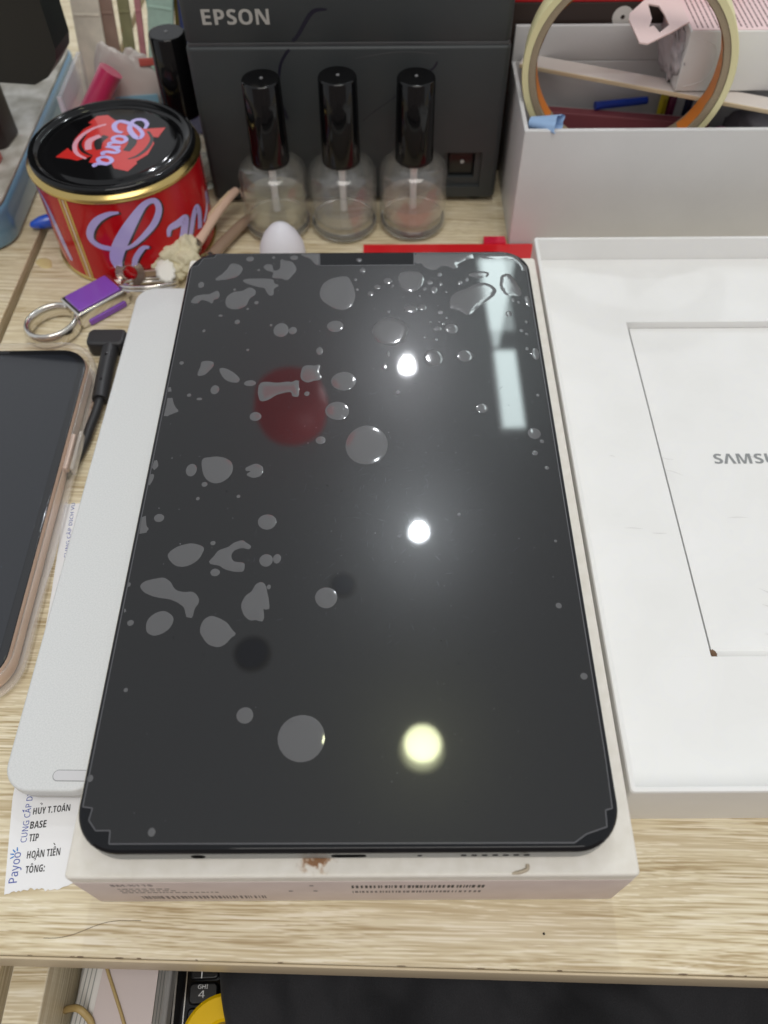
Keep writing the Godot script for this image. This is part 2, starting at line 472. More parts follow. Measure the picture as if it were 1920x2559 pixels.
# ---------------------------------------------------------------- the scene
func _ready() -> void:
	var cam := Camera3D.new()
	add_child(cam)
	cam.position = Vector3(0.00885, 0.23059, 0.14799)
	cam.rotation_degrees = Vector3(-55.014, 0.07, -0.405)
	var lens := CameraAttributesPhysical.new()
	lens.frustum_focal_length = 19.13
	lens.frustum_focus_distance = 0.235
	lens.exposure_aperture = 9.5
	cam.attributes = lens
	cam.fov = 64.19
	cam.near = 0.01
	cam.far = 30.0
	cam.current = true
	var env := Environment.new()
	env.background_mode = Environment.BG_COLOR
	env.background_color = Color(0.555, 0.570, 0.592).linear_to_srgb()
	env.background_energy_multiplier = 1.0
	env.ambient_light_source = Environment.AMBIENT_SOURCE_BG
	env.tonemap_mode = Environment.TONE_MAPPER_LINEAR
	env.tonemap_exposure = 1.0
	env.sdfgi_enabled = true
	env.ssao_enabled = true
	env.ssil_enabled = true
	var we := WorldEnvironment.new()
	we.environment = env
	add_child(we)
	materials()
	lamps()
	desk()
	added_cabinet()
	drawer()
	tablet_box()
	tablet()
	open_tray()
	flat_device()
	receipt()
	phone()
	cable()
	printer()
	white_carton()
	coffee_tin()
	polish_bottles()
	key_bunch()
	small_things()
	left_corner()

func lamps() -> void:
	# three round ceiling lamps in a row and one long panel, all mirrored in the tablet
	for a in [[0.091, -1.913, 0.017, Color(0.97, 0.98, 1.0), 0.36, "round white downlight mirrored highest on the tablet screen"], [0.112, -1.215, 0.017, Color(0.95, 0.98, 1.0), 0.34, "round white downlight mirrored in the middle of the tablet screen"], [0.101, -0.551, 0.046, Color(0.98, 1.0, 0.80), 0.05, "round warm downlight mirrored lowest on the tablet screen"]]:
		var t := thing("ceiling_downlight", a[5], "lamp", Vector3(a[0], 1.9, a[1]), Vector3.ZERO, "row of ceiling downlights")
		var r: float = a[2] * 1000.0
		add(t, "trim_ring", lathe([[r + 1, 6], [r + 12, 6], [r + 13, 12], [r + 6, 30], [r + 1, 30]], 40, false, false), M.white)
		add(t, "lit_lens", lathe([[r * 0.3, 8], [r, 8], [r, 12]], 40), glow(a[3], 3.0))
		var l := OmniLight3D.new()
		l.name = "lamp_light"
		t.add_child(l)
		l.position = Vector3(0, 0.004 - a[2], 0)
		l.light_size = a[2]
		l.light_color = a[3]
		l.light_energy = a[4]
		l.omni_range = 8.0
		l.omni_attenuation = 2.0
		l.shadow_enabled = true
	var p := thing("ceiling_panel_light", "long white panel lamp mirrored at the right side of the tablet screen", "lamp", Vector3(0.44, 1.9, -1.81))
	add(p, "housing", block(90, 20, 380, 2.0), M.white, V(0, 4, 0))
	add(p, "lit_panel", block(76, 2, 362, 0.5), glow(Color(0.93, 1.0, 1.0), 6.5), V(0, 0.5, 0))
	area(p, Vector2(0.07, 0.36), 0.05, Color(0.93, 1.0, 1.0))
	var w := thing("tapered_panel_light", "wedge-shaped white lamp mirrored in the tablet's upper right corner", "lamp", Vector3(0.44, 1.9, -2.3))
	add(w, "lit_panel", prism(flat2([-34, 285, -20, 285, 85, -200, -60, -200]), 0.5, 4.0), glow(Color(0.93, 1.0, 1.0), 8.0))
	add(w, "housing", prism(flat2([-38, 290, -16, 290, 90, -205, -66, -205]), 4.2, 20.0), M.white)
	area(w, Vector2(0.09, 0.42), 0.05, Color(0.93, 1.0, 1.0))
	# added fill lamp, unseen behind the camera, brightening the desk without being mirrored
	var b := thing("added_fill_light", "added square fill lamp, unseen above and behind the camera, brightening the desk", "lamp", Vector3(0.2, 1.9, 0.75))
	add(b, "housing", block(1220, 40, 1220, 4.0), M.white, V(0, 6, 0))
	add(b, "lit_panel", block(1200, 2, 1200, 0.5), glow(Color(1, 0.99, 0.97), 1.0), V(0, 0.5, 0))
	area(b, Vector2(1.2, 1.2), 1.35, Color(1.0, 0.985, 0.96))
	var red := thing("red_lantern", "round red lantern mirrored as a dark red disc in the tablet screen", "lantern", Vector3(-0.287, 1.78, -1.62))
	add(red, "shade", lathe([[20, -112], [70, -104], [104, -70], [118, 0], [104, 70], [70, 104], [20, 112]], 40, true, true, 95.0), glow_red())
	add(red, "top_ring", lathe([[24, 112], [24, 124], [20, 124]], 24), M.black)
	for s in [[-0.357, -0.822, 44.0, "dark round speaker mirrored low on the left of the screen"], [-0.112, -1.037, 32.0, "small dark round speaker mirrored near the middle of the screen"]]:
		var k := thing("ceiling_speaker", s[3], "speaker", Vector3(s[0], 1.9, s[1]), Vector3.ZERO, "dark round ceiling speakers")
		add(k, "grille", lathe([[s[2] * 0.3, 0], [s[2], 1], [s[2], 12]], 32), mat(0.16, 0.18, 0.26, 0.7))
		add(k, "rim", lathe([[s[2] + 1, 0], [s[2] + 7, 2], [s[2] + 7, 14], [s[2] + 1, 14]], 32, false, false), mat(0.2, 0.17, 0.14, 0.5))

func glow_red() -> StandardMaterial3D:
	var m := mat(0.35, 0.006, 0.012, 0.5)
	m.emission_enabled = true
	m.emission = Color(0.80, 0.03, 0.14)
	m.emission_energy_multiplier = 1.1
	return m

func area(parent: Node3D, size: Vector2, energy: float, c: Color) -> void:
	var l := AreaLight3D.new()
	l.name = "panel_light"
	parent.add_child(l)
	l.position = V(0, -2, 0)
	l.rotation_degrees = Vector3(-90, 0, 0)
	l.area_size = size
	l.light_energy = energy
	l.light_color = c
	l.shadow_enabled = true

func materials() -> void:
	M.wood = mat(1, 1, 1, 0.42)
	M.wood.albedo_texture = wood_texture()
	M.wood.uv1_triplanar = true
	M.wood.uv1_scale = Vector3(1.0 / 0.62, 1.0 / 0.56, 1.0 / 0.56)
	M.wood.uv1_offset = Vector3(0.70, 0.5, 0.343)
	M.wood.heightmap_enabled = true
	M.wood.heightmap_texture = M.wood.albedo_texture
	M.wood.heightmap_scale = 0.004
	M.card = grain(mat(0.84, 0.84, 0.83, 0.5), 3, 0.008, 160, Color(0.975, 0.975, 0.97), Color.WHITE)
	M.cream_card = grain(mat(0.80, 0.77, 0.71, 0.42), 5, 0.03, 90, Color(0.95, 0.945, 0.93), Color.WHITE)
	M.white = mat(0.8, 0.8, 0.8, 0.5)
	M.paper = mat(0.84, 0.84, 0.85, 0.7)
	M.ink = mat(0.02, 0.02, 0.022, 0.6)
	M.soft_ink = mat(0.20, 0.17, 0.165, 0.6)
	M.blue_ink = mat(0.045, 0.08, 0.36, 0.6)
	M.black = mat(0.006, 0.006, 0.007, 0.25)
	M.gloss_black = mat(0.004, 0.004, 0.0045, 0.09, 0.0, 0.42)
	M.steel = mat(0.72, 0.69, 0.64, 0.16, 1.0)
	M.gold = mat(0.62, 0.46, 0.17, 0.22, 1.0)
	M.glass_skin = clear(0.92, 0.92, 0.86, 0.03, 0.0)
	M.glass = solid_glass(0.99, 0.99, 0.96, 0.05, 0.05)

func desk() -> void:
	var d := thing("desk", "pale wood-grain desk top that everything stands on", "desk", Vector3.ZERO, Vector3(0, -1.75, 0), "", "structure")
	# the boards' joint runs away from the viewer at the left
	add(d, "top_board", block(800, 17.6, 700, 0.5), M.wood, V(251.0, -17.6, -226.2))
	add(d, "top_board", block(300, 17.6, 700, 0.5), M.wood, V(-302.6, -17.6, -226.2))
	add(d, "edge_band", block(1110, 16.8, 0.7, 0.25), mat(0.60, 0.50, 0.34, 0.45), V(100, -17.4, 124.25))
	add(d, "rear_panel", block(1110, 200, 12, 0.5), M.wood, V(100, -220, -560))
	# worn chips along the front edge
	var rng := RandomNumberGenerator.new()
	rng.seed = 5
	for i in 16:
		var x := rng.randf_range(-110, 150)
		var w := rng.randf_range(0.3, 1.3)
		add(d, "chipped_spot", dome(ellipse(x, 123.75, w, rng.randf_range(0.06, 0.16), 8), 0.03, 0.2, 0.0), mat(0.16, 0.11, 0.07, 0.8), V(0, 0.02, 0))
	var hair := []
	for i in 9:
		hair.append(Vector3(-86 + i * 3.0 + 8.0, 0.12, 117.5 - i * 0.55 + 0.7 * sin(i * 0.9)))
	var h := thing("loose_hair", "thin dark hair lying on the desk near its front edge", "hair")
	add(h, "strand", tube(smooth_path(hair, 5), 0.06, 5), mat(0.12, 0.08, 0.05, 0.5))
	var c := thing("dust_speck", "tiny black speck on the desk in front of the tablet box", "speck", V(48.5, 0.0, 117.2))
	add(c, "crumb", lump(Vector3(0.28, 0.2, 0.3), 0.4, 0.3, 3, 8), M.black, V(0, 0.2, 0))
	var y := thing("dry_crumb", "pale yellowish smear on the wood left of the red tin", "smear", V(-140, 0, -148))
	add(y, "smear", dome(ellipse(0, 0, 4.5, 3.0, 20, 0.5, 0.12), 0.5, 2.2), mat(0.62, 0.50, 0.24, 0.4))

func added_cabinet() -> void:
	# made-up cabinet behind the camera, added to darken and tint faces turned to it
	var t := thing("added_cabinet", "made-up light brown cabinet behind the camera, added to darken front faces", "cabinet", V(0, -750, 900))
	var m := mat(0.40, 0.33, 0.30, 0.5)
	add(t, "cabinet_body", block(2400, 1700, 300, 4.0), m, V(0, 0, 170))
	for i in 4:
		var door := add(t, "door", block(590, 1640, 18, 3.0), m, V(-900 + i * 600, 30, 8))
		add(door, "handle", block(14, 160, 20, 4.0), M.steel, V(250 if i % 2 == 0 else -250, 900, -20))

func drawer() -> void:
	var t := thing("drawer", "open wooden drawer sticking out under the desk's front edge", "drawer", V(1.4, 0, 0))
	var w2: StandardMaterial3D = M.wood
	add(t, "side_board", block(10.2, 74, 420, 0.5), w2, V(-92.5, -104, -10))
	add(t, "side_board", block(10.2, 74, 420, 0.5), w2, V(240, -104, -10))
	add(t, "base_board", block(336, 6, 420, 0.3), mat(0.30, 0.22, 0.14, 0.6), V(74, -110, -10))
	var u := thing("neighbour_drawer", "second wooden drawer board left of the open drawer", "drawer", V(0, 0, 0))
	add(u, "side_board", block(60, 40, 420, 0.5), w2, V(-142, -100, -20))
	add(u, "rail", block(24, 6, 420, 0.5), mat(0.62, 0.60, 0.55, 0.4), V(-126, -58, 0))
	# bundle of printed cards held by rubber bands
	var b := thing("card_bundle", "curved bundle of thin pale cards held by rubber bands in the drawer", "cards", V(0, -86, 0))
	for i in 15:
		var k := i / 14.0
		var poly := PackedVector2Array()
		for q in 12:
			var z := 60.0 + q * 12.0
			poly.append(Vector2(lerpf(-84.6, -75.8, k) - (z - 119.0) * lerpf(0.06, 0.05, k) - 5.0 * pow((z - 119.0) / 70.0, 2.0), z))
		poly.append(Vector2(-58.5, 192))
		poly.append(Vector2(-58.5, 60))
		add(b, "card", prism(poly, 0.0, 0.62), mat(0.66, 0.64, 0.61, 0.6) if i % 4 else mat(0.30, 0.31, 0.30, 0.6), V(0, 30 + i * 0.95, 0))
	add(b, "cover_card", prism(flat2([-74.0, 60, -74.2, 119, -75.6, 140, -78.0, 192, -58.0, 192, -58.0, 60]), 0.0, 0.5), mat(0.56, 0.48, 0.46, 0.5), V(0, 44.2, 0))
	var rb := mat(0.42, 0.30, 0.12, 0.5)
	add(b, "rubber_band", tube(smooth_path([Vector3(-79, 45.0, 108), Vector3(-73.3, 45.0, 119.7), Vector3(-65.7, 45.0, 133.7), Vector3(-58, 45.0, 150)], 6), 0.5, 6), rb)
	add(b, "rubber_band", tube(smooth_path([Vector3(-87.0, 30.0, 130.5), Vector3(-85.8, 37, 130.0), Vector3(-80, 45.0, 130.0), Vector3(-77, 45.4, 131.5), Vector3(-74.5, 45.2, 134.5), Vector3(-73, 45.0, 142)], 6), 1.0, 8, false, 0.6), rb)
	var bx := thing("grey_paper_box", "low grey box under the bundle of cards in the drawer", "box", V(-71, -104, 120))
	add(bx, "box_body", block(28, 49.5, 140, 0.8), mat(0.35, 0.34, 0.33, 0.6))
	var pk := thing("pink_paper_roll", "torn pink paper tube standing beside the cards in the drawer", "paper roll", V(-61.5, -104, 132))
	var rr := []
	for i in 7:
		var rg := PackedVector3Array()
		for j in 20:
			var a := TAU * j / 20
			rg.append(Vector3(3.6 * cos(a), i * 8.0 + (1.6 * sin(a * 3.0) + 1.2 * cos(a * 5.0) if i == 6 else 0.0), 9.0 * sin(a)))
		rr.append(rg)
	add(pk, "tube_wall", loft(rr, true, false), mat(0.74, 0.46, 0.42, 0.5))
	# desk telephone
	var ph := thing("desk_telephone", "black push-button telephone lying in the drawer beside pink roll", "telephone", V(-25, -104, 120), Vector3(0, 1.5, 0))
	add(ph, "body", slab(68, 44, 150, 6, 2.0), M.gloss_black)
	add(ph, "trim_line", block(0.7, 0.5, 148, 0.1), M.steel, V(-31.6, 43.9, 0))
	add(ph, "trim_line", block(0.5, 0.5, 146, 0.1), M.steel, V(-28.4, 43.9, 0))
	for i in 5:
		var key := add(ph, "key", slab(9, 2.4, 5.9, 1.5, 0.6), M.black, V(-22.6, 43.8, -8.6 + i * 6.6))
		if i == 1:
			letters(key, "printed_number", "1", 0.9, 3.0, V(-1.6, 2.45, 2.6), Vector3(-90, 0, 0), M.white)
		if i == 2:
			letters(key, "printed_letters", "GHI", 3.0, 1.1, V(-1.7, 2.45, -1.2), Vector3(-90, 0, 0), M.white)
			letters(key, "printed_number", "4", 2.0, 1.9, V(-1.4, 2.45, 1.2), Vector3(-90, 0, 0), M.white)
	var ye := thing("yellow_tape_roll", "yellow plastic tape roll on top of the drawer's telephone", "tape roll", V(-38.2, -60.2, 138.6))
	add(ye, "roll", lathe([[5.5, 0], [12.2, 0], [12.9, 0.8], [12.9, 11.2], [12.0, 12], [6.4, 12], [5.6, 11.2], [5.5, 0.2]], 40, false, false), mat(0.80, 0.50, 0.0, 0.4, 0.0, 0.35))
	# black quilted bag
	var bag := thing("black_bag", "black cloth bag with stitched seams filling the drawer's right side", "bag", V(0, 0, 0))
	var nz := FastNoiseLite.new()
	nz.seed = 12
	nz.frequency = 0.012
	var st := SurfaceTool.new()
	st.begin(Mesh.PRIMITIVE_TRIANGLES)
	st.set_smooth_group(0)
	var h := func(x: float, z: float) -> Vector3:
		var e := clampf((x + 46.0 - (z - 118.0) * 0.3) / 5.0, 0.0, 1.0)
		var seam := 2.2 * exp(-pow((x + 20.0 - (z - 118.0) * 0.12) / 1.6, 2.0)) + 1.3 * exp(-pow((x + 4.0 - (z - 118.0) * 0.1) / 1.4, 2.0))
		return Vector3(x - (1.0 - e) * 1.0, -100.0 + 56.0 * sqrt(e) + 10.0 * nz.get_noise_2d(x * 1.6, z * 1.2) + 4.0 * sin((x + z * 0.8) * 0.11) - seam, z)
	for i in 96:
		for j in 44:
			var x := -47.0 + i * 2.4
			var z := 70.0 + j * 2.6
			for v in [h.call(x, z), h.call(x + 2.4, z), h.call(x + 2.4, z + 2.6), h.call(x, z), h.call(x + 2.4, z + 2.6), h.call(x, z + 2.6)]:
				st.add_vertex(v * 0.001)
	st.generate_normals()
	var cloth := grain(mat(0.020, 0.020, 0.024, 0.85), 8, 0.09, 25, Color(0.6, 0.6, 0.6), Color.WHITE, 0.02)
	cloth.rim_enabled = true
	cloth.rim = 0.25
	add(bag, "cloth", st.commit(), cloth)

func tablet_box() -> void:
	var t := thing("tablet_box", "closed white tablet box lying under the black tablet, rust stain in front", "box", V(0.9, 0, -1.2))
	add(t, "box_body", slab(132.4, 29.4, 221, 1.2, 0.7), M.cream_card)
	# printed label on the front face; its darker pink paints dim, pinkish bounce light
	var zf := 110.5
	add(t, "bounce_tinted_label", block(131, 23.0, 0.16, 0.05), grain(mat(0.74, 0.64, 0.61, 0.5), 15, 0.02, 140, Color(0.94, 0.93, 0.93), Color.WHITE), V(0, 2.0, zf))
	letters(t, "printed_model", "SM-X115", 10.0, 2.0, V(-57.5, 21.0, zf + 0.1), Vector3.ZERO, M.soft_ink)
	var rng := RandomNumberGenerator.new()
	rng.seed = 77
	for row in 3:
		var dashes := []
		var x := -57.0
		while x < -57.0 + [12.0, 14.0, 24.0][row]:
			var w := rng.randf_range(0.5, 1.5)
			dashes.append([x, 0.0, x + w, 1.0])
			x += w + rng.randf_range(0.25, 0.6)
		add(t, "printed_line", bars(dashes, 0.0, 0.05), M.soft_ink, V(0, 17.0 - row * 2.2, zf + 0.09), Vector3(-90, 0, 0))
	for code in [[-53.5, -22.0, 8.6, 3.4], [-0.5, 31.0, 20.4, 3.0], [-0.5, 31.0, 13.8, 2.2]]:
		var lines := []
		var x: float = code[0]
		while x < code[1]:
			var w := rng.randf_range(0.22, 0.75)
			lines.append([x, 0.0, x + w, code[3]])
			x += w + rng.randf_range(0.25, 0.7)
		add(t, "barcode", bars(lines, 0.0, 0.05), M.soft_ink if code[2] < 15 else M.ink, V(0, code[2], zf + 0.09), Vector3(90, 0, 0))
	for k in [[-10.5, 21.0], [-10.0, 14.6], [-16.0, 14.6]]:
		add(t, "printed_mark", bars([[k[0], 0, k[0] + 1.0, 0.9]], 0.0, 0.05), M.soft_ink, V(0, k[1], zf + 0.09), Vector3(90, 0, 0))
	var q := PlaneMesh.new()
	q.size = Vector2(0.0125, 0.0075)
	var sm := mat(1, 1, 1, 0.6)
	sm.albedo_texture = stain_texture()
	sm.transparency = BaseMaterial3D.TRANSPARENCY_ALPHA
	add(t, "rust_stain", q, sm, V(-9.3, 29.46, 106.6))
	add(t, "dried_glue", tube(smooth_path([Vector3(36.6, 28.95, 109.8), Vector3(38.5, 29.4, 109.6), Vector3(40.2, 29.6, 109.0), Vector3(40.4, 29.6, 108.0)], 5), 0.45, 7), mat(0.45, 0.38, 0.28, 0.4))

func tablet() -> void:
	var t := thing("tablet", "large black tablet with bubbly screen film lying on its white box", "tablet", V(0, 29.4, 0))
	var side := mat(0.30, 0.31, 0.305, 0.42, 0.5)
	# the body's silvery grey back shell and the black rim of the glass
	var rings := []
	for q in [[2.2, 0.0], [1.0, 0.2], [0.35, 0.7], [0.05, 1.6], [0.0, 2.6], [0.0, 5.9]]:
		rings.append(ring_rect(124.7 - 2 * q[0], 211.0 - 2 * q[0], 10.5 - q[0], q[1], 10))
	add(t, "back_shell", loft(rings, true, true, 95.0), side)
	rings = []
	for q in [[-0.02, 5.9], [-0.05, 6.9], [0.12, 7.45], [0.45, 7.85], [0.9, 8.0]]:
		rings.append(ring_rect(124.7 - 2 * q[0], 211.0 - 2 * q[0], 10.5 - q[0], q[1], 10))
	add(t, "screen_glass", loft(rings, true, true, 95.0), mat(0.004, 0.0045, 0.006, 0.05, 0.0, 0.42))
	# ports in the lower edge
	var hollow := mat(0.003, 0.003, 0.003, 0.9, 0.0, 0.1)
	for p in [[-34.1, 3.4, 3.2], [0.2, 8.2, 2.6], [16.4, 1.2, 1.1]]:
		add(t, "port", slab(p[1], 1.4, p[2], p[2] * 0.5, 0.2), hollow, V(p[0], 3.9, 104.2), Vector3(90, 0, 0))
	for i in 7:
		add(t, "speaker_hole", slab(1.4, 1.2, 1.0, 0.45, 0.1), hollow, V(26.4 + i * 2.4, 3.9, 104.4), Vector3(90, 0, 0))
	add(t, "front_camera", lathe([[0.2, 0], [1.1, 0], [1.1, 0.05], [0.8, 0.12], [0.1, 0.14]], 20), mat(0.07, 0.07, 0.075, 0.25), V(0, 8.0, -100.7))
	# protective film: jagged cut corners, a notch for the camera
	var edge := flat2([-61.2, 95.4, -58.9, 95.7, -59.2, 98.4, -57.2, 100.7, -53.9, 100.7, -53.6, 103.6, 51.1, 103.9, 54.1, 102, 58.9, 100.5, 59.2, 96.8, 60.8, 96.4, 61.1, 85, 61.1, -96.2, 59.4, -97.2, 58.6, -100.9, 54.6, -102.2, 53.9, -104.2, 20.4, -104.4, 20.2, -97.5, -14.3, -97.4, -14.7, -104.3, -52.8, -104.3, -53.4, -102.4, -57.5, -101.7, -58.8, -97.8, -61.1, -97.1])
	var film := coat(mat(0.0028, 0.0028, 0.0031, 0.245, 0.0, 0.34), 0.03)
	var f := add(t, "protective_film", prism(edge, 8.02, 8.14), film)
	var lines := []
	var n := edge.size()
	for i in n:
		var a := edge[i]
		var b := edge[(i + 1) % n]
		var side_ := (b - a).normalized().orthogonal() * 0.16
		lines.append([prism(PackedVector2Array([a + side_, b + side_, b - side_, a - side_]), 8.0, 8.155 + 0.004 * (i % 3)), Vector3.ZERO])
	add(f, "film_cut_edge", join(lines), mat(0.075, 0.075, 0.082, 0.3))  # lighter grey paints in the light that the cut side catches
	var air := coat(mat(0.092, 0.092, 0.095, 0.34, 0.0, 0.3), 0.06)
	for e in BUBBLES:
		var small := minf(e[2], e[3])
		add(f, "air_bubble", dome(ellipse(e[0], e[1], e[2], e[3], 12 if small < 1.2 else 26, 0.0, 0.02 if small < 4.0 else 0.01), 0.03 + small * 0.016, small * 0.9, 0.0), air, V(0, 8.135, 0))
	for p in PATCHES:
		add(f, "air_pocket", dome(soften(flat2(p), 4), 0.07, 1.2, 0.0), air, V(0, 8.135, 0))
	# dust grains and fine scratches on the film
	var rng := RandomNumberGenerator.new()
	rng.seed = 41
	var specks := []
	for i in 150:
		var x := rng.randf_range(-58, 58)
		var z := rng.randf_range(-95, 100)
		specks.append([dome(ellipse(x, z, rng.randf_range(0.07, 0.2), rng.randf_range(0.07, 0.2), 6), 0.08, 0.2), Vector3(0, 8.14, 0)])
	var dust := add(f, "dust", join(specks), mat(0.22, 0.22, 0.24, 0.6))
	dust.set_meta("kind", "stuff")
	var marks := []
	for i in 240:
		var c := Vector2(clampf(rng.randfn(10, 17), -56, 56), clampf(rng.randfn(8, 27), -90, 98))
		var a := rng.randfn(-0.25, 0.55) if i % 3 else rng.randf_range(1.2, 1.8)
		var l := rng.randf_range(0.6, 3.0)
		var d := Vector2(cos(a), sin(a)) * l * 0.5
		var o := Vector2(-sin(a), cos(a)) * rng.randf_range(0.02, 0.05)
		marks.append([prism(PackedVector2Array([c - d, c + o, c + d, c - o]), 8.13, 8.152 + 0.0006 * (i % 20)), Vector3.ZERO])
	var sc := add(f, "fine_scratches", join(marks), mat(0.05, 0.053, 0.066, 0.2))  # real scratches; the pale bluish colour stands in for lamp glints on them
	sc.set_meta("kind", "stuff")

func open_tray() -> void:
	var t := thing("open_box_tray", "open white box tray with grey lettering on its sunken panel, right of the tablet", "box", V(136.4, 0, -20.5))
	var w := 134.0
	var d := 219.6
	add(t, "tray_wall", loft([ring_rect(w - 0.8, d - 0.8, 0.8, 0.0, 4), ring_rect(w, d, 1.0, 0.5, 4), ring_rect(w, d, 1.0, 24.3, 4), ring_rect(w - 0.5, d - 0.5, 1.0, 24.85, 4), ring_rect(w - 1.6, d - 1.6, 0.7, 25.0, 4), ring_rect(w - 2.8, d - 2.8, 0.5, 24.85, 4), ring_rect(w - 3.2, d - 3.2, 0.5, 24.3, 4), ring_rect(w - 3.2, d - 3.2, 0.5, 2.0, 4)], true, true, 30.0), M.card)
	# raised platform round the sunken panel
	var hx := 65.2
	var hz := 108.0
	var ox0 := 102.6 - 137.0
	var ox1 := 171.4 - 137.0
	var oz0 := -91.0 + 20.5
	var oz1 := 48.4 + 20.5
	var parts := []
	for q in [[-hx, -hz, hx, oz0], [-hx, oz1, hx, hz], [-hx, oz0, ox0, oz1], [ox1, oz0, hx, oz1]]:
		parts.append([block(q[2] - q[0], 13.2, q[3] - q[1], 0.02), Vector3((q[0] + q[2]) * 0.5, 2.02, (q[1] + q[3]) * 0.5)])
	add(t, "platform", join(parts), M.card)
	# the sunken panel folds down along its front edge
	var prof := flat2([oz0 + 0.3, 0, oz0 + 0.3, 9.9, oz1 - 4.2, 9.9, oz1 - 3.2, 9.5, oz1 - 0.5, 7.4, oz1 - 0.5, 0])
	var pm := prism(prof, 0, ox1 - ox0 - 2.2)
	# profile x is the tray's z, profile z is height
	var sunk := add(t, "sunken_panel", pm, M.card)
	sunk.transform = Transform3D(Basis(Vector3(0, 0, 1), Vector3(1, 0, 0), Vector3(0, 1, 0)), V(ox0 + 1.85, 2.3, 0))
	letters(t, "printed_name", "SΛMSUNG", 31.6, 4.3, V(121.9 - 137.0, 12.25, -24.0 + 20.5), Vector3(-90, 0, 0), mat(0.30, 0.31, 0.31, 0.35, 0.4), true)
	add(t, "punched_corner", lump(Vector3(0.9, 0.5, 1.3), 0.5, 0.3, 6, 10), mat(0.16, 0.09, 0.05, 0.8), V(ox0 + 2.3, 11.7, oz1 - 2.6), Vector3(0, 30, 0))
	# scuffs on the card
	var rng := RandomNumberGenerator.new()
	rng.seed = 19
	for i in 11:
		var x := rng.randf_range(-55, 5)
		var z := rng.randf_range(-10, 62)
		var on_panel := x > ox0 + 2.0
		var y := 12.28 if on_panel else 15.3
		var a := rng.randf_range(-0.4, 0.5)
		var l := rng.randf_range(2.0, 7.0)
		var r1 := rng.randf_range(-1, 1)
		add(t, "scuff_mark", ribbon([[x, z, 0.05], [x + cos(a) * l * 0.5, z + sin(a) * l * 0.5 + r1 * 0.4, 0.28], [x + cos(a) * l, z + sin(a) * l, 0.06]], func(u, v, li): return Vector3(u, li, v), 0.0, 0.01), mat(0.66, 0.655, 0.64, 0.6), V(0, y, 0))

func flat_device() -> void:
	var t := thing("flat_device", "long pale grey flat device with rounded corners beside the tablet box", "device", V(-79.8, 0.6, -17.6), Vector3(0, -0.9, 0))
	var shell := grain(mat(0.72, 0.73, 0.73, 0.42), 33, 0.12, 40, Color(0.93, 0.935, 0.935), Color.WHITE)
	add(t, "base_shell", slab(25.0, 5.4, 201.6, 7.0, 1.6), mat(0.50, 0.495, 0.47, 0.4))
	add(t, "top_shell", slab(25.8, 4.4, 203.0, 7.5, 0.7, 8), shell, V(0, 5.0, 0))
	add(t, "notch_outline", slab(10.6, 0.2, 3.1, 1.55, 0.05, 8), mat(0.28, 0.28, 0.29, 0.4), V(5.6, 9.28, 97.2))
	add(t, "notch", slab(10.2, 0.25, 2.7, 1.35, 0.05, 8), mat(0.62, 0.62, 0.64, 0.35), V(5.6, 9.3, 97.2))

